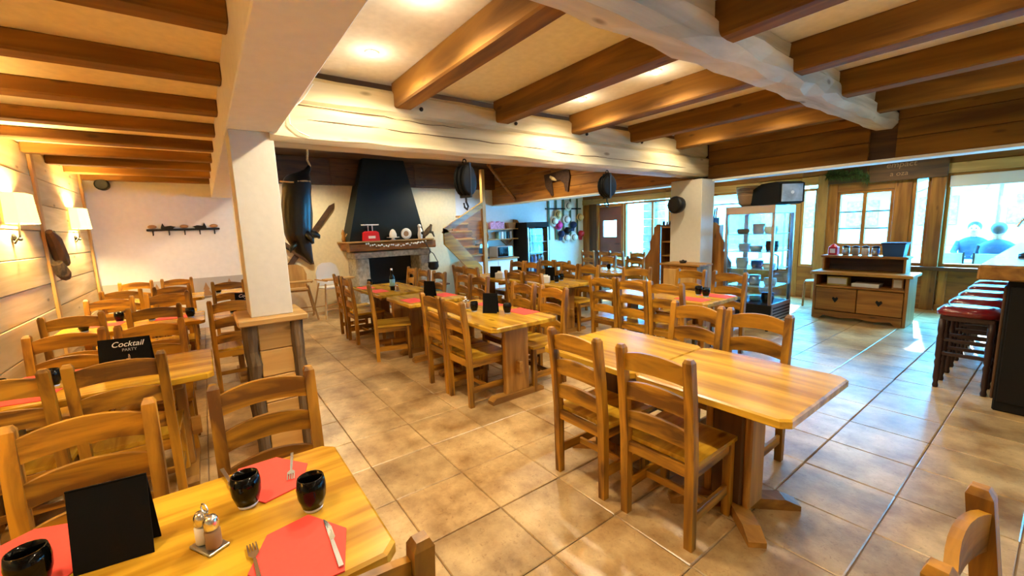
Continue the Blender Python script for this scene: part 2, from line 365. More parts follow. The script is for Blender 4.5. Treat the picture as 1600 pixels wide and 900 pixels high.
# door
dr = D.objects.new('door_1', None); COL.objects.link(dr); struct(dr, 'reddish brown door with a square glazed light')
for a, b_ in ((-8.62, -8.54), (-7.71, -7.62)): wp('door_frame', 'orange_z', a, b_, 0, 2.18, YW - .05, YW + .1, dr)
wp('door_frame', 'orange_x', -8.54, -7.71, 2.09, 2.18, YW - .05, YW + .1, dr)
for a, b_, c_, d_ in ((-8.54, -8.41, 0, 2.09), (-7.91, -7.71, 0, 2.09), (-8.41, -7.91, 0, 1.23), (-8.41, -7.91, 1.70, 2.09)): wp('door_panel', 'purple_door', a, b_, c_, d_, YW, YW + .05, dr, c=.002)
MB().box(-8.41, -7.91, YW + .02, YW + .026, 1.23, 1.70).build('pane', 'clear', dr, fix=False)
MB().tube([(-7.80, YW - .005, 1.03), (-7.80, YW - .05, 1.03), (-7.92, YW - .055, 1.03)], .009).build('door_handle', 'iron', dr)

# ---- ceilings and beams
cm = struct(MB().box(-3.5, XE, .45, 6.3, 2.785, 2.9).build('ceiling_main', 'plaster', fix=False), 'plaster ceiling with exposed brown joists')
for k, y in enumerate((1.37, 2.37, 3.37, 4.38, 5.38)):
    MB().box(-3.44, -1.42, y, y + .15, 2.585, 2.79, c=.012).build('joist', 'joist_x', cm, fix=False)
    MB().box(-1.36, XE, y + .04, y + .20, 2.585, 2.79, c=.012).build('joist', 'joist_x', cm, fix=False)
cl = struct(MB().box(XB, XE, YL - .2, .25, 2.63, 2.9).build('ceiling_left', 'plaster_yellow', fix=False), 'low yellow ceiling with close-set joists over the left tables')
for k in range(14):
    x = -9.05 + .83 * k + (.0 if k else .0)
    MB().box(x - .075, x + .075, YL, .205, 2.53, 2.635, c=.012).build('joist', 'joist_y', cl, fix=False)
struct(MB().box(XB, -3.6, .45, 6.3, 3.1, 3.25).build('ceiling_back', 'dark_y', fix=False), 'dark board ceiling over the fireplace area')
struct(MB().box(XB, XE, 6.3, YW + .1, 2.86, 3.0).build('ceiling_bay', 'orange_x', fix=False), 'board ceiling along the windows')
struct(MB().box(XB, XE, .2, .5, 2.30, 2.9, c=.006).build('ceiling_beam', 'white_wall', fix=False), 'white plastered beam running over the left pillar')
struct(MB().box(XB - .25, XE + .25, YL - .25, YW + .25, 3.3, 3.45).build('ceiling_roof', 'dark_x', fix=False), 'roof above all ceilings')
def log(name, mat, p0, p1, wdt, hgt, parent=None, seg=26, jit=.010, waney=.0, ch=.03):
    p0, p1 = Vector(p0), Vector(p1); t = (p1 - p0).normalized(); a = t.cross(Vector((0, 0, 1))).normalized(); u = Vector((0, 0, 1)); rings = []
    for i in range(seg + 1):
        c_ = p0.lerp(p1, i / seg); w2, h2 = wdt / 2, hgt / 2; j = lambda: random.uniform(-jit, jit); k1 = ch + random.uniform(0, waney); k2 = ch + random.uniform(0, waney)
        pr = [(-w2 + k1, -h2), (w2 - k2, -h2), (w2, -h2 + k2), (w2, h2 - ch), (w2 - ch, h2), (-w2 + ch, h2), (-w2, h2 - ch), (-w2, -h2 + k1)]
        rings.append([tuple(c_ + a * (q + j()) + u * (z + j())) for q, z in pr])
    return MB().loft(rings).build(name, mat, parent)
fb = struct(log('ceiling_beam', 'old_y', (-3.545, .45, 2.385), (-3.545, 6.25, 2.385), .33, .27, jit=.006), 'thick pale weathered beam carrying the joists, two pulleys below')
log('upper_beam', 'old_y', (-3.53, .5, 2.62), (-3.53, 6.2, 2.62), .27, .20, fb, jit=.005)
for k, (y0, y1, z) in enumerate(((.7, 3.2, 2.41), (3.0, 5.6, 2.37), (.55, 2.0, 2.51))):
    MB().tube([(-3.379, y0 + (y1 - y0) * i / 14, z + random.uniform(-.008, .008) - .03 * i / 14) for i in range(15)], [.001] + [random.uniform(.0025, .005) for i in range(13)] + [.001], 5).build('crack', 'dark_y', fb)
for y in (1.85, 2.85, 3.85, 4.85): MB().ball((-3.385, y - .25, 2.60), .018, 8).build('bolt', 'iron', fb)
tag(MB().tube([(-3.372, .76, 2.66), (-3.362, .68, 2.54), (-3.358, .58, 2.44), (-3.356, .58, 2.36), (-3.358, .64, 2.31), (-3.366, .70, 2.29)], .005, 6).build('cable', 'offwhite'), 'loose white cable hanging over the left end of the pale beam', 'cable')
bb = struct(log('ceiling_beam', 'beamgrey', (-1.39, .5, 2.61), (-1.39, 6.25, 2.61), .23, .18, jit=.012, waney=.035), 'rough-hewn greyish beam crossing the ceiling')
for k, (y0, y1) in enumerate(((.5, 1.40), (1.57, 2.40), (2.57, 3.40), (3.57, 4.41), (4.58, 5.41), (5.58, 6.2))): log('blocking_board', 'beamgrey', (-1.37, y0, 2.735), (-1.37, y1, 2.735), .15, .09, bb, seg=6, jit=.004, ch=.008)
wbm = struct(MB().box(XB, XE, 6.24, 6.42, 2.2, 3.2).build('ceiling_beam', 'dark_x', fix=False), 'deep brown board-clad beam above the window bay')
for x0, x1, mt in ((-9.2, -6.9, 'orange_x'), (-6.9, -3.6, 'orange_x'), (-3.38, -1.5, 'joist_x'), (-1.27, 3.0, 'joist_x')):
    for z0, z1 in ((2.203, 2.40), (2.404, 2.60), (2.604, 2.80)) + (((2.804, 3.1),) if x1 < -3 else ()):
        Bx('board', mt, wbm, x0 + .003, x1 - .003, 6.2, 6.245, z0, z1, c=.005)
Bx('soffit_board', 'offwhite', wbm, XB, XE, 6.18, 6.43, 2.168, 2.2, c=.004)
# ---- left pillar on its timber plinth
pl = struct(MB().box(-3.74, -3.405, .21, .475, 1.02, 2.3, c=.004).build('column', 'cream', fix=False), 'white plaster pillar standing on a timber plinth')
MB().box(-3.83, -3.31, .12, .56, .975, 1.02, c=.008).build('plinth_cap', 'pine_y', pl, fix=False)
MB().box(-3.74, -3.40, .21, .47, 0, .975).build('plinth_core', 'dark_z', pl, fix=False)
for k in range(5):
    z0, z1 = k * .195, k * .195 + .19
    Bx('plank', 'pine_y', pl, -3.40, -3.375, .235, .445, z0, z1, c=.005); Bx('plank', 'pine_x', pl, -3.70, -3.44, .185, .21, z0, z1, c=.005)
for x, y in ((-3.385, .195), (-3.385, .485), (-3.745, .195), (-3.745, .485)):
    MB().tube([(x + random.uniform(-.006, .006), y + random.uniform(-.006, .006), z) for z in [i * .0975 for i in range(11)]], [.042 + random.uniform(-.007, .007) for i in range(11)], 9).build('bark_post', 'bark', pl)
# ---- right pillar
struct(MB().box(-3.80, -3.30, 5.90, 6.25, 0, 2.2, c=.004).build('column', 'cream', fix=False), 'square cream pillar beside the glass showcase')
# ---- outside terrace
struct(MB().box(-40, 40, YW + .2, 70, -.3, -.04).build('ground', 'terrace'), 'bright terrace ground outside')

# ================================================================== furniture
def make_chair():
    t = thing('dining_chair', '', 'chair', group='ladder-back wooden dining chairs')
    def post(sx):
        b_ = MB(); x = sx * .185; h = .023; rg = []
        for y, z, q in ((-.200, 0, .9), (-.202, .45, 1), (-.222, .72, 1), (-.250, .955, .95), (-.252, .972, .6)): rg.append([(x + a * h * q, y + b2 * h * q, z) for a, b2 in ((-1, -1), (1, -1), (1, 1), (-1, 1))])
        return b_.loft(rg).build('back_post', 'chair_z', t)
    post(-1); post(1)
    for sx in (-1, 1): Bx('front_leg', 'chair_z', t, sx * .185 - .022, sx * .185 + .022, .163, .207, 0, .425, c=.004)
    for z0, z1, y in ((.835, .925, -.238), (.675, .765, -.222), (.515, .60, -.208)):
        n = 8; rings = []
        for i in range(n + 1):
            s_ = -1 + 2 * i / n; x = s_ * .166; arch = .028 * (1 - s_ * s_); yy = y - .018 * (1 - s_ * s_)
            rings.append([(x, yy - .010, z0 + arch * .6), (x, yy + .010, z0 + arch * .6), (x, yy + .010, z1 + arch), (x, yy - .010, z1 + arch)])
        MB().loft(rings).build('back_slat', 'chair_x', t)
    sb = MB().prism([(-.205, -.185), (.205, -.185), (.215, .215), (-.215, .215)], 'z', .428, .452)
    sb.build('seat', 'top_y', t)
    MB().box(-.165, .165, .172, .196, .365, .425).build('apron', 'chair_x', t, fix=False); MB().box(-.165, .165, -.212, -.190, .37, .428).build('apron', 'chair_x', t, fix=False)
    for sx in (-1, 1):
        MB().box(sx * .185 - .011, sx * .185 + .011, -.18, .163, .365, .425).build('apron', 'chair_y', t, fix=False)
        Bx('stretcher', 'chair_y', t, sx * .185 - .010, sx * .185 + .010, -.178, .163, .125, .185, c=.003)
    Bx('stretcher', 'chair_x', t, -.175, .175, -.03, -.008, .135, .175, c=.003)
    return t
CH = Kind(make_chair())
G1 = 'ladder-back wooden dining chairs'
def chair(x, y, rz, label): return CH.put((x, y, 0), rz, label, G1)
def octo(x0, x1, y0, y1, c): return [(x0 + c, y0), (x1 - c, y0), (x1, y0 + c), (x1, y1 - c), (x1 - c, y1), (x0 + c, y1), (x0, y1 - c), (x0, y0 + c)]
def top_mesh(lx, ly, b_=None):
    b_ = b_ or MB(); x, y = lx / 2, ly / 2
    rings = [[(p[0], p[1], z) for p in octo(-x + i, x - i, -y + i, y - i, .035)] for z, i in ((.704, .012), (.712, 0), (.742, 0), (.75, .008))]
    return b_.loft(rings)
def trestle(lx, ly, loc, rz, label, pw=.135):
    t = thing('trestle_table', label, 'table', loc, rz, 'wooden restaurant tables')
    top_mesh(lx, ly).build('tabletop', 'top_x', t)
    q = lx / 2 - .20
    for s_ in (-1, 1):
        Bx('plank_leg', 'leg_z', t, s_ * q - .028, s_ * q + .028, -pw, pw, .055, .66, c=.006)
        Bx('cleat', 'leg_y', t, s_ * q - .035, s_ * q + .035, -ly / 2 + .08, ly / 2 - .08, .655, .704, c=.006)
        MB().prism([(-.30, 0), (.30, 0), (.30, .030), (.26, .058), (-.26, .058), (-.30, .030)], 'x', s_ * q - .045, s_ * q + .045).build('foot', 'leg_y', t)
        Bx('tenon', 'leg_x', t, s_ * q + (.028 if s_ > 0 else -.085), s_ * q + (.085 if s_ > 0 else -.028), -.02, .02, .24, .36, c=.004)
    Bx('stretcher', 'leg_x', t, -q + .028, q - .028, -.018, .018, .25, .35, c=.005)
    return t
def pedestal(lx, ly, loc, label):
    t = thing('pedestal_table', label, 'table', loc, 0, 'wooden restaurant tables')
    top_mesh(lx, ly).build('tabletop', 'top_x', t)
    Bx('post', 'dark_z', t, -.085, .085, -.085, .085, .055, .68, c=.012)
    for s_ in (-1, 1): Bx('post_plank', 'leg_z', t, s_ * .105 - .02, s_ * .105 + .02, -.08, .08, .055, .66, c=.008)
    for r in (45, 135):
        f = MB().prism([(-.34, 0), (.34, 0), (.34, .028), (.26, .062), (-.26, .062), (-.34, .028)], 'x', -.042, .042).rot(Matrix.Rotation(math.radians(r), 4, 'Z')); f.build('foot', 'leg_x', t)
        MB().box(-.30, .30, -.03, .03, .665, .704).rot(Matrix.Rotation(math.radians(r), 4, 'Z')).build('bearer', 'leg_x', t)
    return t
# main room
pedestal(.785, .78, (-1.022, 2.24, 0), 'near half of the long bare table, square top, crossed feet')
pedestal(.775, .78, (-1.805, 2.24, 0), 'far half of the long bare table, pushed against the near one')
chair(-1.175, 1.935, 2, 'wooden chair nearest the camera at the long bare table')
chair(-1.69, 1.915, 0, 'wooden chair at the long bare table, left of the nearest one')
chair(-1.66, 2.70, 180, 'far-side chair of the long bare table, left of the two')
chair(-1.22, 2.70, 181, 'far-side chair of the long bare table, right of the two')
trestle(1.40, .74, (-3.53, 2.235, 0), 0, 'shiny yellow table with menu, left of the long bare table')
chair(-3.275, 1.97, 0, 'chair with its back to us at the shiny yellow table, right one')
chair(-3.71, 1.97, 0, 'chair with its back to us at the shiny yellow table, left one')
chair(-3.19, 2.62, 180, 'far-side chair of the shiny yellow table, right one')
chair(-3.66, 2.60, 180, 'far-side chair of the shiny yellow table, left one')
trestle(.80, .76, (-4.88, 2.2, 0), 0, 'small table with a menu between yellow table and fireplace')
trestle(1.28, .76, (-6.12, 2.18, 0), 0, 'table set before the fireplace with bottle and condiments')
chair(-5.12, 1.83, -18, 'slightly turned chair at the small table before the fireplace table')
chair(-4.68, 2.66, 181, 'chair on the stair side of the small menu table, right one')
chair(-5.115, 2.66, 178, 'chair on the stair side of the small menu table, left one')
chair(-6.19, 1.82, 2, 'chair at the fireplace table, aisle side, nearer one')
chair(-6.66, 1.82, -3, 'chair at the fireplace table, aisle side, farther one')
chair(-5.76, 2.60, 180, 'chair on the far side of the fireplace table, right end')
chair(-6.30, 2.60, 180, 'chair on the far side of the fireplace table, middle')
chair(-6.86, 2.62, 176, 'chair on the far side of the fireplace table, left end')
trestle(1.15, .70, (-6.02, 4.15, 0), 0, 'table with white box and black menu near the stairs')
chair(-6.395, 3.79, 0, 'chair beside the stairs table, left one with back to us')
chair(-5.96, 3.79, 0, 'chair beside the stairs table, right one with back to us')
chair(-6.30, 4.52, 180, 'far-side chair of the stairs table, left one')
chair(-5.86, 4.52, 180, 'far-side chair of the stairs table, right one')
trestle(1.24, .72, (-4.85, 4.30, 0), 0, 'middle table with black menu and napkin box, broad plank leg', .085)
chair(-4.82, 3.82, 0, 'chair with back to us at the middle table, left one')
chair(-4.39, 3.82, 0, 'chair with back to us at the middle table, right one')
chair(-4.98, 4.61, 180, 'far-side chair of the middle table, left one')
chair(-4.54, 4.61, 180, 'far-side chair of the middle table, right one')
trestle(1.36, .70, (-2.85, 4.37, 0), 0, 'table with two black glasses in front of the showcase', .085)
chair(-3.36, 4.065, 0, 'leftmost of three chairs lined up before the two-glass table')
chair(-2.93, 4.065, 0, 'middle of three chairs lined up before the two-glass table')
chair(-2.50, 4.065, 0, 'rightmost of three chairs lined up before the two-glass table')
chair(-2.46, 4.84, 180, 'chair on the showcase side of the two-glass table, right one')
chair(-2.97, 4.86, 180, 'chair on the showcase side of the two-glass table, left one')
chair(-3.60, 4.72, 205, 'chair left of the pillar cabinet, turned away')
trestle(1.2, .68, (-5.22, 5.98, 0), 0, 'sunlit far table with one round black glass')
chair(-5.98, 5.47, 0, 'far chair before the sunlit table, left one')
chair(-5.55, 5.47, 0, 'far chair before the sunlit table, right one')
chair(-5.64, 6.34, 180, 'chair on the window side of the sunlit table, left one')
chair(-4.96, 6.34, 180, 'chair on the window side of the sunlit table, right one')
trestle(1.3, .70, (-6.55, 8.35, 0), 0, 'last table by the brown door and the glazing')
chair(-7.20, 7.90, 0, 'sunlit chair by the brown door, leftmost')  # this row has the common chair wood; the sun brightens it
chair(-6.75, 7.98, 0, 'sunlit chair by the brown door, second from left')
chair(-6.28, 7.85, 2, 'sunlit chair by the glazing, third from left')
chair(-5.72, 7.92, -2, 'sunlit chair by the glazing, rightmost')
# left dining strip
trestle(1.52, .72, (-1.36, -.43, 0), 90, 'foreground table set with coral napkins, glasses and menu')
chair(-1.86, .146, -90, 'chair beyond the foreground table, right one')
chair(-1.86, -.43, -90, 'chair beyond the foreground table, left one behind the menu')
chair(-.985, .10, 90, 'closest chair at the foreground table, only its top showing')
trestle(1.16, .72, (-3.54, -.62, 0), 90, 'second table along the plank wall, with cocktail menu', .065)
chair(-3.26, -.45, 90, 'chair before the cocktail menu table, right one')
chair(-3.24, -.90, 90, 'chair before the cocktail menu table, cut by the left picture edge')
chair(-3.92, -.40, -90, 'chair beyond the cocktail menu table, right one')
chair(-3.95, -.86, -90, 'chair beyond the cocktail menu table, beside the plank wall')
trestle(1.14, .70, (-5.72, -.65, 0), 90, 'third table along the plank wall, with small black glasses', .065)
trestle(.72, .70, (-5.62, .36, 0), 90, 'table partly hidden behind the white pillar', .065)
chair(-5.42, -.45, 90, 'chair before the third plank-wall table, right one')
chair(-5.42, -1.0, 90, 'chair before the third plank-wall table, at the wall')
chair(-6.12, -.42, -90, 'chair beyond the third plank-wall table, right one')
chair(-6.12, -.92, -90, 'chair beyond the third plank-wall table, at the wall')
chair(-5.31, .16, 90, 'chair just left of the white pillar, back to us')
trestle(1.14, .70, (-7.85, -.65, 0), 90, 'farthest table along the plank wall', .065)
trestle(.90, .70, (-7.85, .52, 0), 90, 'farthest table behind the white pillar', .065)
chair(-7.55, -.93, 90, 'chair before the farthest table, beside the plank wall')
chair(-7.55, -.42, 90, 'chair before the farthest table, away from the plank wall')
chair(-8.40, -.42, -90, 'chair against the white wall, right one')
chair(-8.40, -.92, -90, 'chair against the white wall, left one')
chair(-7.55, .22, 90, 'far chair whose back shows beside the white pillar')
chair(.17, 1.15, -92, 'chair cut off at the lower right corner of the picture')

# ---- bar and stools
bar = thing('bar_counter', 'long dark bar counter with a thick worktop', 'bar counter', (0, 0, 0))
Bx('body', 'black_matte', bar, -.28, .35, 4.95, 8.6, .0, 1.05, c=.01)
for k in range(6): Bx('front_panel', 'dark_z', bar, -.30, -.28, 5.0 + k * .6, 5.56 + k * .6, .08, 1.0, c=.006)
for k in range(3): Bx('end_panel', 'black_matte', bar, -.26 + k * .2, -.07 + k * .2, 4.93, 4.95, .08, 1.0, c=.005)
Bx('worktop', 'leg_y', bar, -.44, .42, 4.88, 8.7, 1.05, 1.165, c=.012)
Bx('worktop_slab', 'mirrorish', bar, -.43, .41, 4.89, 8.69, 1.165, 1.172, c=.002)
sink = thing('beer_tap', 'dark tap column standing on the bar counter', 'beer tap', (-.2, 5.75, 1.172))
MB().lathe([(.09, 0), (.09, .03), (.05, .05), (.045, .28), (.07, .30), (.07, .36), (.03, .38)], n=14).build('column', 'iron', sink, True)
MB().tube([(-.0, 0, .30), (-.09, 0, .33), (-.12, 0, .27)], .014).build('spout', 'chrome', sink); MB().tube([(-.03, 0, .36), (-.06, 0, .48)], .013).build('lever', 'black', sink)
bk = thing('ice_bucket', 'dark bucket holding a plant on the bar top', 'bucket', (.02, 5.45, 1.172))
MB().lathe([(.08, 0), (.11, .2), (.115, .21), (.10, .20), (.07, .02)], n=16).build('bucket', 'steel', bk, True)
for a in range(9): MB().tube([(0, 0, .15), (.05 * math.cos(a), .05 * math.sin(a), .28), (.13 * math.cos(a), .13 * math.sin(a), .33 + .02 * (a % 3))], [.006, .012, .002], 5).build('leaf', 'green', bk)
def make_stool():
    t = thing('bar_stool', '', 'stool', group='red-topped bar stools at the counter')
    rg = [[(p[0], p[1], z) for p in octo(-.19 + i, .19 - i, -.17 + i, .17 - i, .05)] for z, i in ((.675, .01), (.69, 0), (.725, 0), (.75, .03), (.757, .08))]
    MB().loft(rg).build('cushion', 'seat_red', t, True)
    Bx('seat_rail', 'stool_dark', t, -.165, .165, -.145, .145, .63, .677, c=.006)
    pr = [(.018, 0), (.022, .02), (.016, .05), (.024, .09), (.020, .20), (.026, .24), (.018, .27), (.026, .30), (.024, .34), (.026, .46), (.020, .50), (.026, .54), (.024, .64)]
    for sx in (-1, 1):
        for sy in (-1, 1): MB().lathe(pr, (sx * .148, sy * .128, 0), 10).build('leg', 'stool_dark', t, True)
    for sx in (-1, 1): Bx('stretcher', 'stool_dark', t, sx * .148 - .013, sx * .148 + .013, -.115, .115, .27, .30, c=.004)
    for sy in (-1, 1):
        Bx('stretcher', 'stool_dark', t, -.135, .135, sy * .128 - .013, sy * .128 + .013, .31, .34, c=.004)
        Bx('stretcher', 'stool_dark', t, -.135, .135, sy * .128 - .011, sy * .128 + .011, .44, .465, c=.004)
    return t
ST = Kind(make_stool())
for k, s_ in enumerate(('nearest', 'second', 'third', 'fourth', 'fifth and farthest')):
    ST.put((-.50, 5.40 + k * .56, 0), (0, 1, -1, 2, 0)[k], '%s red-topped dark bar stool along the counter' % s_)

# ================================================================== lamps
def make_spot():
    t = thing('recessed_spotlight', '', 'ceiling light', group='recessed ceiling spotlights')
    MB().lathe([(.030, -.003), (.046, -.010), (.050, 0), (.050, .004), (.030, .004)], n=18).build('ring', 'white', t, True)
    MB().lathe([(.001, -.030), (.018, -.026), (.030, -.012), (.030, 0), (.001, 0)], n=14).build('lens', 'bulb', t)
    return t
SPK = Kind(make_spot())
def spot(x, y, z, label, e=1.0, size=126):
    o = SPK.put((x, y, z), 0, label)
    for kd, ee in (('SPOT', 1.0), ('POINT', SPILL)):     # the beam, and the bulb's side spill onto the ceiling
        l = D.lights.new('spot_light', kd); l.energy = SPOT_W * e * ee; l.color = (1.0, .85, .58); l.shadow_soft_size = .04
        if kd == 'SPOT': l.spot_size = math.radians(size); l.spot_blend = .5
        elif size < 150: continue
        lo = D.objects.new('spot_light', l); COL.objects.link(lo); lo.parent = o; lo.location = (0, 0, -.035 if kd == 'SPOT' else -.12)
    return o
ZC = 2.785
for y, nm in ((1.05, 'nearest the white beam'), (3.05, 'in the middle joist bay'), (5.05, 'in the last joist bay')):
    for x, s_ in ((-2.93, 'above the pale beam side'), (-2.12, 'beside the greyish beam')): spot(x, y, ZC, 'small ceiling spotlight %s, %s' % (s_, nm), .8 if y < 4 else .5, 158)
    for x, s_ in ((-.55, 'over the aisle'), (.7, 'toward the bar'), (2.1, 'out of the picture on the right')): spot(x, y, ZC, 'small ceiling spotlight %s, %s' % (s_, nm), ((.7 if x < 0 else .12) if y < 3 else (.12 if x < 0 and y < 4 else .04)), 158)
for k, x in enumerate((-7.80, -1.17)): spot(x, -.55, 2.63, '%s added spotlight of the low joist ceiling' % ('farthest', 'nearest')[k], .7)  # spots added to light the left tables; none known on this ceiling
for k, (x, y) in enumerate(((-8.0, 1.5), (-8.0, 4.5), (-5.4, 1.6), (-5.2, 4.3), (-6.4, 5.4))): spot(x, y, 3.1, 'added spotlight number %d of the dark board ceiling' % (k + 1) if 0 else ('added unseen spotlight of the dark ceiling before the fireplace', 'added unseen spotlight of the dark ceiling by the stairs', 'added unseen spotlight of the dark ceiling near the pillar', 'added unseen spotlight of the dark ceiling above the middle table', 'added unseen spotlight of the dark ceiling near the pelt')[k], (1.5, 1.4, .2, .6, .8)[k], 140)  # unseen spots, added to light the back wall and rear room
for k, x in enumerate((-7.2, -4.6, -1.9)): spot(x, 8.4, 2.86, ('added unseen spotlight of the window bay by the door', 'added unseen spotlight of the window bay behind the pillar', 'added unseen spotlight of the window bay above the sideboard')[k], (.6, .7, .7)[k], 150)  # unseen spots, added to throw warm light on the window wall
def sconce(x, label, pw=140):
    t = thing('wall_lamp', label, 'wall lamp', (x, YL, 1.78), 0, 'lit wall lamps on the plank wall')
    b_ = MB(); y0, y1 = .02, .17     # half-box shade
    rings = [[(-.19, y0, 0), (-.19, .11, 0), (-.13, y1, 0), (.13, y1, 0), (.19, .11, 0), (.19, y0, 0)], [(-.165, y0, .27), (-.165, .10, .27), (-.115, y1 - .015, .27), (.115, y1 - .015, .27), (.165, .10, .27), (.165, y0, .27)]]
    b_.loft(rings, cap=False).build('lamp_shade', 'shade', t)
    MB().tube([(0, .01, -.18), (0, .05, -.12), (0, .06, 0), (0, .06, .16)], .008).build('bracket', 'iron', t)
    MB().lathe([(.03, 0), (.035, .01), (.01, .025)], (0, .005, -.12), 12, 'y').build('wall_plate', 'iron', t); MB().ball((0, .05, -.14), .018, 8).build('finial', 'iron', t)
    MB().ball((0, .07, .14), .028, 10).build('bulb', 'bulb', t, True)
    l = D.lights.new('lamp_light', 'POINT'); l.energy = pw; l.color = (1, .73, .32); l.shadow_soft_size = .06
    lo = D.objects.new('lamp_light', l); COL.objects.link(lo); lo.parent = t; lo.location = (0, .085, .14)
sconce(-5.78, 'lit fabric wall lamp at the left picture edge'); sconce(-8.08, 'lit fabric wall lamp nearest the white back wall')
sconce(-3.75, 'added unseen wall lamp beside the cocktail menu table, left of the picture', 40); sconce(-1.40, 'added unseen wall lamp beside the foreground table, left of the picture', 25)  # unseen lamps, added to light the left ceiling and foreground table

# ================================================================== tableware
ZT = .7505
def make_glass():
    t = thing('tumbler', '', 'glass', group='black tumblers on the tables')
    MB().lathe([(.018, .010), (.030, .012), (.040, .045), (.042, .075), (.037, .105), (.034, .105), (.038, .075), (.036, .045), (.026, .018), (.001, .016)], n=18).build('bowl', 'glass_black', t, True)
    MB().lathe([(.001, 0), (.026, 0), (.029, .010), (.020, .012), (.001, .012)], n=18).build('base', 'mirrorish', t, True)
    return t
GL = Kind(make_glass())
def glass(x, y, label): GL.put((x, y, ZT), random.uniform(0, 360), label)
nap_mesh = MB().prism([(-.15, -.02), (-.02, -.115), (.13, -.09), (.15, .02), (.05, .115), (-.10, .09)], 'z', 0, .004).build('paper_napkin', 'coral').data
nap_mesh2 = MB().prism([(-.16, -.10), (.16, -.10), (.16, .10), (-.16, .10)], 'z', 0, .003).build('paper_napkin', 'coral').data
for o in [o for o in D.objects if o.name.startswith('paper_napkin')]: D.objects.remove(o)
def napkin(x, y, rz, label, me=None, s=1.0):
    o = D.objects.new('paper_napkin', me or nap_mesh); COL.objects.link(o); o.location = (x, y, ZT); o.rotation_euler = (0, 0, math.radians(rz)); o.scale = (s, s, 1)
    tag(o, label, 'napkin', 'coral paper napkins')
def menu(x, y, rz, label, w_=.20, h=.205, words=False):
    t = thing('menu_card', label, 'menu', (x, y, ZT), rz, 'black menu cards standing on tables')
    for s_ in (-1, 1):
        b_ = MB().box(-w_ / 2, w_ / 2, -.0015, .0015, 0, h); b_.rot(Matrix.Translation((0, s_ * .035, 0)) @ Matrix.Rotation(math.radians(-s_ * -9.6), 4, 'X')); b_.build('leaf', 'menu_black', t)
    if words:
        M = Matrix.Translation((.02, -.0275, .145)) @ Matrix.Rotation(math.radians(90 - 9.6), 4, 'X')
        text('Cocktail', .050, 'white', t, M, shear=.3); text('PARTY', .026, 'grey', t, Matrix.Translation((.03, -.033, .115)) @ Matrix.Rotation(math.radians(80.4), 4, 'X'))
    return t
def caddy(x, y, rz, label):
    t = thing('condiment_set', label, 'salt and pepper', (x, y, ZT), rz, 'salt and pepper sets')
    Bx('tray', 'steel', t, -.045, .045, -.027, .027, 0, .008, c=.002)
    for s_, mt in ((-1, 'salt'), (1, 'pepper')):
        j = MB().lathe([(.017, .008), (.019, .012), (.019, .055), (.015, .062), (.001, .062)], (s_ * .022, 0, 0), 14).build('shaker', mt, t, True)
        MB().lathe([(.016, .062), (.018, .064), (.017, .088), (.012, .097), (.001, .098)], (s_ * .022, 0, 0), 14).build('cap', 'chrome', j, True)
    MB().tube([(0, 0, .008), (0, 0, .10)], .003, 6).build('stem', 'chrome', t)
    MB().tube([(.014 * math.cos(a * .52), 0, .113 + .014 * math.sin(a * .52)) for a in range(13)], .0025, 6).build('ring_handle', 'chrome', t)
def fork(x, y, rz, label):
    t = thing('fork', label, 'fork', (x, y, ZT + .005), rz, 'forks laid on napkins')
    MB().prism([(-.005, -.10), (.005, -.10), (.004, .02), (.003, .035), (-.003, .035), (-.004, .02)], 'z', 0, .003).build('handle', 'chrome', t)
    MB().prism([(-.003, .033), (.003, .033), (.012, .048), (.012, .062), (-.012, .062), (-.012, .048)], 'z', .001, .004).build('head', 'chrome', t)
    for k in range(4): MB().box(-.012 + k * .0068, -.0085 + k * .0068, .060, .098, .001, .0035).build('tine', 'chrome', t, fix=False)
def knife(x, y, rz, label):
    t = thing('knife', label, 'knife', (x, y, ZT + .005), rz, 'knives laid on napkins')
    MB().prism([(-.006, -.11), (.006, -.11), (.0045, 0), (-.0045, 0)], 'z', 0, .005).build('handle', 'steel', t)
    MB().prism([(-.0045, 0), (.0045, 0), (.010, .012), (.010, .06), (.004, .09), (-.003, .105), (-.0045, .10)], 'z', .001, .003).build('blade', 'chrome', t)
# foreground table
glass(-1.47, .02, 'black tumbler left of two on the foreground table'); glass(-1.32, .18, 'black tumbler nearest the corner of the foreground table'); glass(-1.44, -.43, 'black tumbler at the lower left picture edge')
napkin(-1.60, .09, 25, 'coral napkin under fork and knife at the far side of the foreground table'); napkin(-1.14, .12, 200, 'coral napkin at the near side of the foreground table'); napkin(-1.60, -.45, 60, 'coral napkin left of the standing menu on the foreground table', s=1.15)
menu(-1.45, -.275, 82, 'large black menu standing on the foreground table', .16, .215)
caddy(-1.33, -.08, 30, 'chrome salt and pepper set on the foreground table')
fork(-1.62, .165, -100, 'fork on the far coral napkin of the foreground table'); knife(-1.65, -.02, -80, 'knife beside the far coral napkin, behind a tumbler')
knife(-1.13, .19, 88, 'knife on the near coral napkin of the foreground table'); fork(-1.16, .015, 92, 'fork on the near coral napkin of the foreground table')
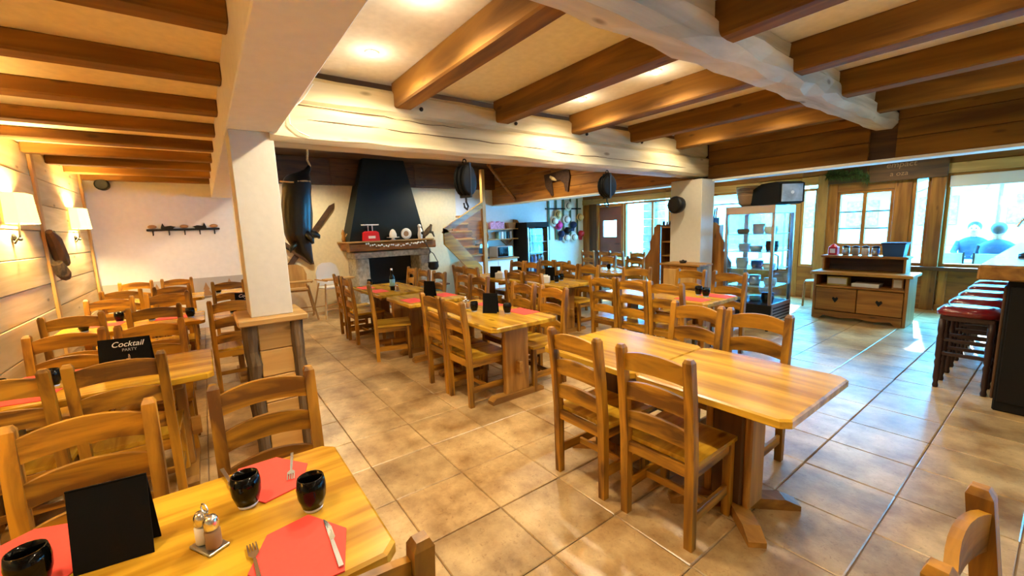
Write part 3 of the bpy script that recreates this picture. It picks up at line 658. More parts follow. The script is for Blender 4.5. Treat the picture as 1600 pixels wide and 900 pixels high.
# second, third plank-wall tables
menu(-3.72, -.50, 78, 'black menu lettered Cocktail on the second plank-wall table', .27, .20, True); glass(-3.52, -.81, 'black tumbler between chair posts on the second plank-wall table'); glass(-3.45, -1.0, 'black tumbler near the wall on the second plank-wall table')
napkin(-3.36, -.93, 80, 'coral napkin near the wall on the second plank-wall table', nap_mesh2); napkin(-3.78, -.86, 85, 'coral napkin on the far side of the second plank-wall table', nap_mesh2); caddy(-3.5, -.46, 20, 'salt and pepper set on the second plank-wall table')
glass(-5.73, -.53, 'black tumbler in the middle of the third plank-wall table'); glass(-5.90, -.80, 'black tumbler toward the wall on the third plank-wall table'); glass(-5.60, -.20, 'black tumbler at the open end of the third plank-wall table'); glass(-5.5, -1.0, 'black tumbler by the wall on the third plank-wall table')
napkin(-5.75, -.34, 85, 'coral napkin at the open end of the third plank-wall table', nap_mesh2); napkin(-5.8, -.92, 85, 'coral napkin by the wall on the third plank-wall table', nap_mesh2)
menu(-5.75, .32, 80, 'black menu on the table behind the white pillar', .2, .2, True); napkin(-5.5, .35, 85, 'coral napkin on the table behind the white pillar', nap_mesh2); glass(-5.55, .18, 'black tumbler on the table behind the white pillar')
glass(-7.85, -.5, 'black tumbler on the farthest plank-wall table'); glass(-7.75, .1, 'black tumbler on the farthest table beside the pillar')
# shiny yellow table
glass(-3.60, 2.15, 'black tumbler left of the menu on the shiny yellow table'); glass(-3.27, 2.33, 'black tumbler right of the menu on the shiny yellow table'); menu(-3.43, 2.24, 40, 'black menu on the shiny yellow table', .15, .20)
caddy(-3.80, 2.17, 60, 'salt and pepper set on the shiny yellow table'); napkin(-3.25, 2.50, 0, 'coral napkin at the right edge of the shiny yellow table', nap_mesh2); napkin(-3.82, 2.48, 0, 'coral napkin at the far end of the shiny yellow table', nap_mesh2)
fork(-3.70, 1.98, 60, 'fork at the chair side of the shiny yellow table')
# fireplace tables
menu(-4.89, 2.27, 35, 'black menu on the small table before the fireplace', .15, .2); napkin(-4.75, 1.97, 0, 'coral napkin on the small menu table, aisle side', nap_mesh2); napkin(-4.85, 2.46, 0, 'coral napkin on the small menu table, stair side', nap_mesh2)
glass(-6.62, 2.05, 'black tumbler at the far end of the fireplace table'); napkin(-6.45, 1.93, 0, 'coral napkin at the far end of the fireplace table', nap_mesh2); napkin(-5.92, 1.95, 0, 'coral napkin at the near end of the fireplace table', nap_mesh2)
bt = thing('bottle', 'dark bottle with a pale blue label on the fireplace table', 'bottle', (-5.86, 2.14, ZT))
MB().lathe([(.001, 0), (.036, 0), (.037, .19), (.014, .24), (.013, .30), (.001, .30)], n=16).build('body', 'glass_black', bt, True); MB().lathe([(.0385, .06), (.0385, .16)], n=16).build('paper_label', 'book_teal', bt, True); MB().lathe([(.015, .29), (.015, .315), (.001, .315)], n=12).build('cap', 'white', bt)
caddy(-5.72, 2.15, 0, 'salt and pepper set beside the bottle')
# stairs table, middle table, two-glass table, sunlit table
menu(-5.95, 4.02, 40, 'black menu on the stairs table', .19, .19); nb = thing('napkin_box', 'white napkin box on the stairs table', 'napkin box', (-5.72, 3.95, ZT), 30)
Bx('box', 'white', nb, -.07, .07, -.05, .05, 0, .10, c=.006); Bx('tissue', 'offwhite', nb, -.04, .04, -.006, .006, .10, .125, c=.002)
menu(-4.87, 4.32, 35, 'black menu on the middle table', .15, .21); nb = thing('napkin_box', 'white napkin box on the middle table', 'napkin box', (-4.70, 4.08, ZT), 35)
Bx('box', 'white', nb, -.06, .06, -.045, .045, 0, .10, c=.006); Bx('tissue', 'offwhite', nb, -.035, .035, -.006, .006, .10, .12, c=.002)
glass(-4.58, 4.19, 'black tumbler in front of the menu on the middle table'); glass(-4.70, 4.40, 'black tumbler right of the menu on the middle table')
glass(-2.51, 4.48, 'left of two black tumblers on the table before the showcase'); glass(-2.39, 4.42, 'right of two black tumblers on the table before the showcase')
napkin(-2.34, 4.56, 0, 'coral napkin right of the tumblers before the showcase', nap_mesh2); napkin(-2.42, 4.20, 0, 'coral napkin at the near edge of the two-glass table', nap_mesh2)
glass(-5.16, 6.05, 'black tumbler alone on the sunlit far table')

# ================================================================== fireplace and back wall
fp = thing('fireplace', 'open stone fireplace with thick timber mantel and tall dark hood', 'fireplace', (0, 0, 0))
for y0, y1 in ((2.42, 2.70), (3.80, 4.06)): log('stone_jamb', 'stone', (-8.86, y0 + .14, .53), (-8.86, y0 + .1401, .53), .3, .3, fp) if 0 else MB().box(-9.18, -8.60, y0, y1, 0, 1.08, c=.03).jitter(.008).build('stone_jamb', 'stone', fp)
MB().box(-9.18, -8.58, 2.40, 4.08, 1.08, 1.20, c=.02).jitter(.006).build('stone_lintel', 'stone', fp)
MB().box(-9.19, -9.10, 2.70, 3.80, 0, 1.08).build('firebox_back', 'firebox', fp, fix=False); MB().box(-9.1, -8.45, 2.55, 3.95, 0, .16, c=.02).build('hearth', 'stone', fp, fix=False)
MB().prism([(2.85, .16), (3.65, .16), (3.6, .5), (2.9, .5)], 'x', -9.08, -9.0).build('fire_plate', 'iron', fp)
log('mantel_beam', 'orange_y', (-8.62, 2.30, 1.31), (-8.62, 4.16, 1.31), .24, .17, fp, seg=12, jit=.006)
MB().box(-9.19, -8.46, 2.24, 4.11, 1.395, 1.425, c=.006).build('mantel_shelf', 'pine_y', fp, fix=False); MB().box(-9.19, -8.74, 2.32, 2.50, 1.23, 1.39, c=.02).build('mantel_return', 'orange_x', fp, fix=False)
MB().loft([[(-9.195, 2.34, 1.425), (-8.62, 2.34, 1.425), (-8.62, 3.98, 1.425), (-9.195, 3.98, 1.425)], [(-9.195, 2.80, 3.1), (-8.80, 2.80, 3.1), (-8.80, 3.66, 3.1), (-9.195, 3.66, 3.1)]]).build('hood', 'hood', fp)
ga = thing('garland', 'string of small white flowers looped along the mantel', 'garland', (0, 0, 0))
pts = []
for k in range(33):
    y = 2.62 + k * .04; z = 1.36 - .05 * abs(math.sin((y - 2.62) / 1.28 * math.pi)) ; pts.append((-8.475, y, z))
MB().tube(pts, .005, 5).build('string', 'green', ga)
b_ = MB()
for p in pts: b_.ball((p[0] + .01, p[1] + random.uniform(-.01, .01), p[2] + random.uniform(-.02, .02)), random.uniform(.014, .022), 6)
b_.build('flowers', 'white', ga)['kind'] = 'stuff'
ZM = 1.4255
t = thing('kitchen_scale', 'red kitchen scale with white tray on the mantel', 'scale', (-8.54, 2.75, ZM))
MB().loft([[(-.08, -.16, 0), (.07, -.16, 0), (.07, .16, 0), (-.08, .16, 0)], [(-.07, -.15, .17), (.04, -.15, .17), (.04, .15, .17), (-.07, .15, .17)], [(-.05, -.1, .2), (.02, -.1, .2), (.02, .1, .2), (-.05, .1, .2)]]).build('body', 'red', t)
MB().box(-.025, .0, -.05, -.035, .2, .31).build('arm', 'white', t, fix=False); MB().box(-.025, .0, .035, .05, .2, .31).build('arm', 'white', t, fix=False); MB().box(-.08, .06, -.16, .16, .31, .335, c=.006).build('tray', 'white', t, fix=False); MB().box(.055, .066, -.07, .07, .05, .10).build('dial', 'offwhite', t)
t = thing('cake_stand', 'white bell-shaped dome on a footed stand on the mantel', 'cake stand', (-8.54, 3.21, ZM))
MB().lathe([(.07, 0), (.03, .015), (.03, .04), (.13, .05), (.13, .06), (.001, .06)], n=18).build('stand', 'white', t, True); MB().lathe([(.075, .06), (.075, .12), (.05, .19), (.02, .22), (.001, .225)], n=16).build('dome', 'offwhite', t, True)
t = thing('plate', 'round white plate leaning upright on the mantel', 'plate', (-8.52, 3.49, ZM))
MB().lathe([(.001, 0), (.07, 0), (.115, .015), (.118, .02), (.07, .008), (.001, .006)], (0, 0, .118), 24, 'x').build('disc', 'offwhite', t, True); MB().lathe([(.055, .021), (.058, .022)], (-.014, 0, .118), 20, 'x').build('printed_ring', 'brownbox', t)
t = thing('figurine', 'black and white cow figurine standing on the mantel', 'figurine', (-8.54, 3.82, ZM))
MB().tube([(0, 0, 0), (0, 0, .08), (0, .01, .17), (0, -.01, .25)], [.045, .055, .05, .03], 10).build('body', 'white', t, True); MB().ball((.03, -.02, .27), .045, 8).build('head', 'white', t, True); MB().ball((.035, .03, .12), .035, 8).build('patch', 'black', t, True)
t = thing('driftwood', 'piece of dark driftwood on the right end of the mantel', 'driftwood', (-8.6, 4.02, ZM))
MB().tube([(0, -.12, .04), (0, -.04, .10), (0, .05, .18), (.02, .10, .30)], [.05, .06, .07, .02], 7).jitter(.008).build('trunk', 'bark', t); MB().tube([(0, .04, .15), (0, .13, .12), (0, .16, .03)], [.04, .03, .02], 6).jitter(.006).build('branch', 'bark', t)
t = thing('wood_carving', 'small carved wooden figure at the left end of the mantel', 'figurine', (-8.8, 2.28, ZM))
MB().lathe([(.03, 0), (.045, .05), (.03, .12), (.036, .17), (.012, .24), (.001, .25)], n=10).build('body', 'orange_z', t, True)
MB().tube([(.02, .03, .10), (.04, .06, .16)], .012).build('arm', 'pine_z', t)
# crossed old skis
for k, (a, b2, lb) in enumerate((((1.20, .86), (2.25, 2.22), 'long dark antique ski slanting up on the back wall'), ((1.10, 1.55), (1.75, 1.0), 'shorter dark antique ski crossing behind the hanging boar'))):
    t = thing('antique_ski', lb, 'ski', (0, 0, 0), 0, 'crossed skis on the wall'); dy, dz = b2[0] - a[0], b2[1] - a[1]; l = math.hypot(dy, dz); n_ = (-dz / l * .05, dy / l * .05)
    MB().prism([(a[0] + n_[0], a[1] + n_[1]), (a[0] - n_[0], a[1] - n_[1]), (b2[0] - n_[0] - dy * .06, b2[1] - n_[1] - dz * .06), (b2[0], b2[1]), (b2[0] + n_[0] - dy * .06, b2[1] + n_[1] - dz * .06)], 'x', -9.18 + k * .03, -9.155 + k * .03).build('blade', 'dark_y', t)
    mid = (a[0] + dy * .35, a[1] + dz * .35); MB().tube([(-9.15 + k * .03, mid[0] - .06, mid[1]), (-9.09 + k * .03, mid[0], mid[1] - .05), (-9.15 + k * .03, mid[0] + .06, mid[1])], .012).build('binding', 'iron', t)
# hanging boar
bo = thing('hanging_boar', 'glossy black boar-shaped skin hanging head down by a rope', 'boar figure', (-4.6, .80, 1.30))
rg = []
for z, y, ry, rx in ((0, .055, .012, .012), (.02, .052, .024, .022), (.06, .035, .040, .038), (.12, -.005, .080, .065), (.19, -.02, .098, .085), (.25, -.03, .115, .10), (.32, -.033, .128, .115), (.40, -.035, .135, .125), (.50, -.03, .138, .13), (.60, -.022, .137, .13), (.68, -.01, .132, .12), (.75, .0, .130, .11), (.80, .005, .126, .10), (.84, .012, .118, .09), (.87, .025, .10, .07), (.89, .05, .075, .05), (.92, .10, .036, .03), (.95, .118, .022, .02), (.97, .122, .012, .012)):
    rg.append([(rx * math.cos(k * math.pi / 7) * (1 + .06 * math.sin(3 * k + z * 9)), y + ry * math.sin(k * math.pi / 7) * (1 + .05 * math.cos(2 * k + z * 14)), z) for k in range(14)])
MB().loft(rg).build('body', 'leather', bo, True)
MB().tube([(.02, .05, .30), (.03, .11, .29), (.02, .145, .27), (.01, .15, .25)], [.05, .038, .022, .012], 8).build('foreleg', 'leather', bo, True); MB().tube([(.05, .0, .34), (.10, .06, .24), (.11, .07, .20)], [.045, .03, .014], 8).build('foreleg', 'leather', bo, True)
MB().tube([(.05, -.06, .22), (.07, -.12, .16), (.06, -.13, .12)], [.03, .022, .004], 7).build('ear', 'leather', bo, True)
MB().tube([(0, .11, .90), (0, .135, .97), (0, .115, 1.02), (0, .125, 1.10), (0, .12, 1.8)], .010, 7).build('rope', 'straw', bo); MB().tube([(.10 * math.cos(a * .55), -.01 + .135 * math.sin(a * .55), .80 + .01 * math.sin(a)) for a in range(12)], .008, 6).build('rope_band', 'straw', bo)
# high chairs
def highchair(x, y, rz, seat, label):
    t = thing('high_chair', label, 'high chair', (x, y, 0), rz, 'baby high chairs by the back wall')
    for sx in (-1, 1):
        for sy in (-1, 1): MB().tube([(sx * .26, sy * .26, 0), (sx * .17, sy * .13, .62)], .014, 8).build('leg', 'pine_z', t)
    for sy in (-1, 1): MB().tube([(-.235, sy * .22, .16), (.235, sy * .22, .16)], .010, 6).build('rung', 'pine_x', t)
    Bx('seat', seat, t, -.18, .18, -.15, .17, .52, .55, c=.008)
    MB().prism([(-.18, .56), (.18, .56), (.19, .80), (.15, .93), (.07, .985), (-.07, .985), (-.15, .93), (-.19, .80)], 'y', -.19, -.16).build('backrest', seat, t)
    MB().prism([(-.23, .15), (.23, .15), (.23, .33), (.16, .40), (-.16, .40), (-.23, .33)], 'z', .70, .72).build('tray', 'pine_x', t)
    t.scale = (1.2, 1.2, 1.05)
    for sx in (-1, 1): Bx('arm', 'pine_y', t, sx * .21 - .012, sx * .21 + .012, -.16, .30, .68, .70, c=.003)
highchair(-8.70, 1.30, -95, 'pine_z', 'pale wooden baby high chair beside the pillar'); highchair(-8.62, 1.95, -80, 'offwhite', 'cream padded baby high chair beside the fireplace')
# cauldron on stool, right of the fireplace
t = thing('side_stand', 'small dark stand with green apron right of the fireplace', 'stand', (-8.35, 4.02, 0))
Bx('top', 'dark_y', t, -.2, .2, -.26, .26, .40, .43, c=.006); MB().loft([[(-.12, -.16, 0), (.12, -.16, 0), (.12, .16, 0), (-.12, .16, 0)], [(-.15, -.2, .40), (.15, -.2, .40), (.15, .2, .40), (-.15, .2, .40)]]).build('base', 'green', t)
t = thing('cauldron', 'black iron cauldron hanging from a slanted crane', 'cauldron', (-8.35, 4.0, .73))
MB().lathe([(.001, 0), (.08, .01), (.12, .08), (.11, .16), (.125, .18), (.10, .18), (.09, .08), (.001, .03)], n=18).build('pot', 'iron', t, True); MB().tube([(0, -.12, .16), (0, -.10, .32), (0, -.06, .42)], .008, 6).build('handle', 'iron', t); MB().tube([(0, .12, .16), (0, .02, .36), (0, -.06, .42)], .008, 6).build('handle', 'iron', t)
MB().tube([(0, -.06, .42), (-.1, -.10, .60), (-.3, -.10, .62)], .010, 6).build('crane', 'iron', t)
# stairs
st = thing('staircase', 'winding wooden staircase with pale newel post', 'staircase', (0, 0, 0))
MB().prism([(4.13, 1.29), (4.13, 1.63), (4.20, 1.60), (5.05, .74), (5.05, .36)], 'x', -8.06, -8.0).build('stringer', 'top_y', st)
MB().prism([(4.13, 1.52), (4.13, 1.63), (5.12, 2.19), (5.12, 2.05), (4.22, 1.54)], 'x', -8.06, -8.0).build('stringer', 'top_y', st)
Bx('newel_post', 'pine_z', st, -8.09, -8.0, 5.12, 5.21, 0, 2.9, c=.008)
for k, (z, y0) in enumerate(((.98, 4.78), (1.16, 4.66), (1.34, 4.55), (1.52, 4.44), (1.70, 4.72), (1.88, 4.98))):
    x = -8.07 - k * .15
    Bx('tread', 'pine_y', st, x - .20, x + .03, y0, 5.12, z, z + .045, c=.006); Bx('riser', 'orange_y', st, x - .03, x - .01, y0 - .02, 5.12, z - .14, z, c=.002)
MB().prism([(4.75, 1.60), (5.80, 2.22), (5.80, 1.35), (5.1, 1.15)], 'x', -9.18, -9.15).build('wall_board', 'orange_y', st)
log('ceiling_strut', 'orange_x', (-8.2, 5.45, 3.05), (-8.2, 6.18, 2.28), .10, .10, None, seg=3, jit=.003)
struct(D.objects['ceiling_strut'], 'diagonal timber strut under the dark ceiling')
# wall shelf with scalloped ends
sh = thing('wall_shelf', 'two-tier wooden wall shelf with scalloped ends', 'shelf', (0, 0, 0))
sc_ = lambda: [(-9.19, 1.15), (-9.08, 1.15), (-9.02, 1.22), (-8.93, 1.30), (-8.90, 1.40), (-8.96, 1.50), (-8.92, 1.60), (-8.93, 1.70), (-9.02, 1.80), (-9.19, 1.82)]
for y in (5.84, 6.86): MB().prism(sc_(), 'y', y - .015, y + .015).build('end_panel', 'orange_z', sh)
for z in (1.29, 1.55): Bx('shelf_board', 'pine_y', sh, -9.19, -8.95, 5.855, 6.845, z, z + .025, c=.004)
MB().prism([(6.4, 1.29), (6.8, 1.29), (6.6, 1.12)], 'x', -9.19, -9.15).build('bracket', 'orange_z', sh)
for k in range(8): tag(Bx('book', 'book_pink', None, -9.15, -9.0, 5.98 + k * .055, 6.03 + k * .055, 1.575, 1.575 + .16 + .02 * ((k * 7) % 3), c=.003), '%s pink book in the row on the upper wall shelf' % ('leftmost', 'second', 'third', 'fourth', 'fifth', 'sixth', 'seventh', 'rightmost')[k], 'book', 'row of pink books on the upper wall shelf')
for k, mt in enumerate(('book_teal', 'white', 'book_teal', 'black', 'grey')): tag(Bx('binder', mt, None, -9.15, -8.98, 6.22 + k * .09, 6.28 + k * .09, 1.315, 1.50, c=.003), ('teal binder standing left on the lower wall shelf', 'white binder on the lower wall shelf', 'teal binder right of the white one on the lower wall shelf', 'black binder on the lower wall shelf', 'grey binder at the right of the lower wall shelf')[k], 'binder', 'binders on the lower wall shelf')
t = thing('basket', 'small brown box on the right of the upper wall shelf', 'box', (-9.06, 6.66, 1.575)); MB().loft([[(-.07, -.1, 0), (.07, -.1, 0), (.07, .1, 0), (-.07, .1, 0)], [(-.085, -.12, .14), (.085, -.12, .14), (.085, .12, .14), (-.085, .12, .14)]]).build('body', 'brownbox', t); Bx('rim', 'pine_y', t, -.09, .09, -.125, .125, .14, .155, c=.004)
# service counter with microwave
t = thing('service_counter', 'small pale service counter below the wall shelf', 'counter', (-8.9, 6.05, 0)); Bx('body', 'offwhite', t, -.28, .25, -.75, .5, 0, .80, c=.006); Bx('worktop', 'pine_y', t, -.29, .29, -.78, .53, .80, .84, c=.006)
for k in range(2): Bx('door', 'white', t, .25, .265, -.72 + k * .61, -.14 + k * .61, .06, .76, c=.004)
t = thing('microwave_oven', 'silver and black microwave on the service counter', 'microwave', (-8.92, 6.22, .84)); Bx('case', 'grey', t, -.18, .18, -.24, .24, .01, .29, c=.008); Bx('door', 'glass_black', t, .18, .195, -.22, .10, .03, .27, c=.004); Bx('control_panel', 'steel', t, .18, .19, .11, .23, .03, .27, c=.003); MB().tube([(.21, .10, .06), (.21, .10, .24)], .007, 6).build('handle', 'chrome', t)
t = thing('coffee_machine', 'dark coffee machine left on the service counter', 'coffee machine', (-8.9, 5.62, .84)); Bx('base', 'black', t, -.15, .15, -.13, .13, 0, .05, c=.006); Bx('body', 'black', t, -.15, -.02, -.13, .13, .05, .36, c=.01); Bx('head', 'steel', t, -.15, .12, -.13, .13, .27, .38, c=.01)
# black drinks fridge
def cooler(name, label, loc, rz, w_, d_, h, side, stuff_m, zb=.12):
    t = thing(name, label, 'fridge', loc, rz)
    Bx('base', side, t, -w_ / 2, w_ / 2, -d_ / 2, d_ / 2, .02, zb, c=.006); Bx('top', side, t, -w_ / 2, w_ / 2, -d_ / 2, d_ / 2, h - .14, h, c=.006)
    return t
fd = cooler('drinks_fridge', 'tall black drinks fridge with lit glass door against the blue-lit wall', (-8.88, 7.22, 0), -90, .78, .6, 1.72, 'black_matte', None)
for sx in (-1, 1): Bx('side_wall', 'black_matte', fd, sx * .375 - .015, sx * .375 + .015, -.3, .3, .12, 1.58, c=.003)
Bx('back_wall', 'white', fd, -.36, .36, -.3, -.28, .12, 1.58, c=.002)
MB().box(-.33, .33, .29, .298, .16, 1.55).build('glass_door', 'clear', fd, fix=False)
for sx in (-1, 1): Bx('door_frame', 'steel', fd, sx * .345 - .015, sx * .345 + .015, .285, .31, .12, 1.58, c=.003)
for k in range(4): Bx('shelf', 'white', fd, -.35, .35, -.27, .25, .35 + k * .28, .36 + k * .28, c=.002)
cans = ('book_teal', 'white', 'blue_bin', 'book_pink')
for k in range(4):
    for j in range(5):
        o = MB().lathe([(.001, 0), (.035, 0), (.038, .01), (.038, .13), (.02, .17), (.014, .21), (.001, .21)], n=10).build('drink_bottle', cans[(k + j) % 4], None, True); o.location = (-8.72, 6.96 + j * .13, .361 + k * .28)
        tag(o, '%s %s bottle on the %s shelf of the black fridge' % (('leftmost', 'second', 'middle', 'fourth', 'rightmost')[j], ('teal', 'white', 'blue', 'pink')[(k + j) % 4], ('lowest', 'second', 'third', 'top')[k]), 'bottle', 'bottles in the black fridge')
# hats on rack
hr = thing('hat_rack', 'rack of five dark straps holding hats on the far wall', 'hat rack', (0, 0, 0))
Bx('rail', 'black', hr, -9.18, -9.15, 8.0, 9.45, 2.08, 2.12, c=.004)
for k in range(5): Bx('strap', 'green', hr, -9.17, -9.155, 8.10 + k * .29, 8.16 + k * .29, 1.2, 2.4, c=.003)
def hat(y, z, mt, label, cap=False, r=.15):
    t = thing('hat', label, 'hat', (-9.13, y, z), 0, 'hats hung on the far wall')
    if cap:
        MB().lathe([(.001, .14), (.05, .13), (.09, .09), (.10, .03), (.10, 0), (.08, .0)], n=14, axis='x').build('crown', mt, t, True); MB().prism([(-.08, -.09), (.08, -.09), (.06, -.19), (-.06, -.19)], 'x', 0, .012).build('peak', mt, t)
    else:
        MB().lathe([(.001, .12), (.06, .12), (.082, .09), (.09, .012), (r, .004), (r, -.002), (.08, 0)], n=18, axis='x').build('crown', mt, t, True); MB().lathe([(.088, .03), (.0935, .02), (.0925, .045), (.086, .045)], n=18, axis='x').build('band', 'black' if mt != 'black' else 'red', t, True)
hat(8.46, 1.93, 'straw', 'straw hat hanging in the second column of the rack'); hat(8.48, 1.62, 'pink', 'bright pink hat below the straw hat', r=.14); hat(8.30, 1.74, 'offwhite', 'cream hat at the left of the hat rack'); hat(8.80, 1.78, 'white', 'white hat in the middle of the hat rack'); hat(8.88, 2.18, 'offwhite', 'cream hat hung highest on the rack')
hat(9.05, 1.62, 'navy', 'navy cap right of the middle hats', True); hat(8.55, 1.36, 'navy', 'navy cap low on the rack', True); hat(8.78, 1.24, 'white', 'white brimmed hat with black band, lowest left'); hat(9.10, 1.24, 'white', 'white brimmed hat with black band, lowest right'); hat(9.38, 1.34, 'red', 'red cap at the right end of the rack', True); hat(9.36, 1.84, 'straw', 'small straw hat at the right end of the rack', r=.12); hat(8.80, 1.46, 'black', 'black cap in the middle of the rack', True)
# hook rack and speaker on the left back wall
t = thing('hook_rack', 'black hook rail with two bird and three pine-cone silhouettes', 'coat hooks', (XB, 0, 0)); MB().box(0, .03, -.74, .26, 1.74, 1.775, c=.006).build('rail', 'iron', t, fix=False)
for k in range(5):
    y = -.66 + k * .21; MB().tube([(.015, y, 1.75), (.02, y, 1.68), (.06, y, 1.67), (.07, y, 1.70)], .009, 6).build('hook', 'iron', t)
for y in (-.66, -.24, .18): MB().ball((.02, y, 1.81), .06, 10, (.3, 1.05, .55)).build('pine_cone', 'brownbox', t, True)
for y, s_ in ((-.45, 1), (-.03, -1)): MB().prism([(y - s_ * .10, 1.775), (y - s_ * .10, 1.80), (y - s_ * .075, 1.87), (y - s_ * .05, 1.815), (y + s_ * .03, 1.825), (y + s_ * .10, 1.805), (y + s_ * .07, 1.79), (y + s_ * .06, 1.775)], 'x', .005, .025).build('bird', 'iron', t)
t = thing('wall_speaker', 'small round black speaker high on the white back wall', 'speaker', (XB, -1.16, 2.47)); MB().lathe([(.03, 0), (.03, .06), (.085, .08), (.09, .20), (.075, .22), (.001, .21)], n=18, axis='x').build('body', 'black', t, True); MB().lathe([(.001, .222), (.07, .222), (.07, .226), (.001, .226)], n=18, axis='x').build('grille', 'iron', t)
# old tool on the plank wall
t = thing('wooden_tool', 'dark old carved wooden tool hung on the plank wall between the lamps', 'wall decoration', (-6.78, YL + .05, 1.22))
MB().tube([(.22, .03, .50), (.12, .04, .42), (.0, .04, .22), (-.14, .04, .14)], [.03, .06, .07, .045], 8).build('blade', 'dark_z', t); MB().tube([(.20, .04, .16), (.13, .06, .05), (.02, .05, .0), (-.04, .05, .08)], [.05, .065, .05, .03], 8).build('heel', 'bark', t); MB().tube([(.16, .05, .50), (.05, .06, .40), (-.08, .06, .22)], .014, 6).build('strap', 'leather', t)
# pelt on the rear window beam
t = thing('animal_pelt', 'dark brown animal pelt stretched on the boards above the far bay', 'pelt', (-6.68, 6.195, 2.25))
MB().prism([(-.40, .46), (-.36, .20), (-.22, .06), (-.18, -.0), (-.12, .0), (-.14, .12), (-.16, .28), (.10, .30), (.22, .22), (.26, .06), (.34, .04), (.36, .18), (.40, .34), (.36, .50)], 'y', -.03, 0).build('hide', 'pelt', t); MB().tube([(-.2, -.02, .40), (-.08, -.045, .34), (.0, -.02, .30)], [.03, .04, .01], 6).build('belly_fur', 'straw', t)
# pulleys below the pale beam
def pulley(y, label, s=1.0, rz=25):
    t = thing('pulley_block', label, 'pulley', (-3.50, y, 2.245), rz, 'old pulley blocks under the beam')
    MB().tube([(.02 * math.cos(a * .6), 0, -.028 * s + .024 * math.sin(a * .6)) for a in range(12)], .006, 6).build('eye', 'iron', t)
    for k in (-1, 0, 1):
        o = MB().lathe([(.001, -.016), (.10 * s, -.016), (.115 * s, -.010), (.115 * s, .010), (.10 * s, .016), (.001, .016)], (k * .042, 0, -.20 * s), 18, 'x', 1.22).build('cheek', 'pulley_black', t, True)
    MB().box(-.066, .066, -.012, .012, -.36 * s, -.04 * s, c=.004).build('iron_strap', 'iron', t, fix=False)
    MB().tube([(0, 0, -.35 * s), (0, 0, -.40 * s), (0, .03, -.44 * s), (0, .01, -.47 * s), (0, -.03, -.45 * s), (0, -.04, -.41 * s)], .010, 7).build('hook', 'iron', t)
pulley(2.06, 'large black pulley block with hook left under the pale beam'); pulley(4.07, 'black pulley block with hook right under the pale beam', .95, -5)

# ================================================================== around the right pillar
t = thing('pillar_cabinet', 'narrow wooden cabinet standing before the cream pillar', 'cabinet', (-3.42, 5.72, 0)); Bx('body', 'orange_z', t, -.27, .27, -.16, .16, .04, .95, c=.006); Bx('top', 'leg_x', t, -.32, .32, -.19, .18, .95, .98, c=.006)
Bx('door', 'pine_z', t, -.25, -.005, -.178, -.16, .10, .90, c=.005); Bx('door', 'pine_z', t, .005, .25, -.178, -.16, .10, .90, c=.005)
t = thing('ashtray', 'small dark bowl on the pillar cabinet', 'bowl', (-3.45, 5.70, .98)); MB().lathe([(.001, 0), (.04, 0), (.055, .03), (.05, .035), (.035, .012), (.001, .01)], n=14).build('bowl', 'iron', t, True); MB().ball((0, 0, .03), .022, 8).build('knob', 'black', t, True)
t = thing('pillar_speaker', 'round dark loudspeaker mounted on the cream pillar', 'speaker', (-3.60, 5.90, 1.84)); MB().box(-.03, .03, -.08, 0, -.03, .03, c=.004).build('bracket', 'iron', t, fix=False); MB().lathe([(.001, 0), (.06, 0), (.12, -.05), (.13, -.13), (.11, -.17), (.001, -.16)], (0, -.06, 0), 18, 'y').build('body', 'black', t, True); MB().lathe([(.001, -.235), (.10, -.235), (.10, -.24), (.001, -.24)], (0, 0, 0), 18, 'y').build('grille', 'black', t)
bc = thing('bookcase', 'dark bookcase with scalloped pine side panels behind the pillar', 'bookcase', (0, 0, 0))
def side(o): return [(o * 0 + 6.46, 0), (6.46, 1.42), (6.52, 1.56), (6.80, 1.58), (6.80, 0)]
for x0, x1 in ((-4.55, -4.35), (-3.42, -3.22)):
    xc = (x0 + x1) / 2; s_ = -1 if xc < -4 else 1
    e0 = x1 if s_ < 0 else x0
    pr = [(0, 0), (.16, 0), (.18, .45), (.30, .70), (.31, .95), (.19, 1.12), (.20, 1.25), (.12, 1.40), (.12, 1.50), (.05, 1.56), (0, 1.56)]
    MB().prism([(e0 + s_ * a, z) for a, z in pr], 'y', 6.44, 6.47).build('scalloped_panel', 'orange_z', bc); Bx('side_wall', 'orange_z', bc, e0 - (.03 if s_ > 0 else 0), e0 + (.03 if s_ < 0 else 0), 6.47, 6.80, 0, 1.52, c=.004)
Bx('back_panel', 'dark_z', bc, -4.35, -3.42, 6.78, 6.80, 0, 1.52, c=.002)
for z in (.02, .40, .76, 1.00, 1.24, 1.49): Bx('shelf_board', 'leg_x', bc, -4.32, -3.45, 6.47, 6.78, z, z + .025, c=.003)
for k, (x, z, h, mt) in enumerate(((-4.2, .785, .17, 'black'), (-4.05, .785, .15, 'dark_z'), (-4.15, 1.025, .14, 'black'), (-3.55, .785, .17, 'black'), (-3.56, 1.025, .15, 'black'), (-4.1, 1.265, .15, 'black'))):
    tag(MB().lathe([(.001, 0), (.04, 0), (.04, h * .6), (.015, h * .8), (.015, h), (.001, h)], n=12).build('bottle', mt, None, True), ('dark bottle left on the third bookcase shelf', 'brown bottle beside it on the third bookcase shelf', 'dark bottle left on the fourth bookcase shelf', 'dark bottle right on the third bookcase shelf', 'dark bottle right on the fourth bookcase shelf', 'dark bottle on the fifth bookcase shelf')[k], 'bottle', 'bottles in the bookcase').location = (x, 6.6, z)
t = thing('storage_box', 'blue-grey box on top of the bookcase left of the pillar', 'box', (-4.0, 6.62, 1.515)); Bx('body', 'stoneblue', t, -.12, .12, -.1, .1, 0, .22, c=.006); Bx('lid', 'grey', t, -.125, .125, -.105, .105, .22, .25, c=.004)
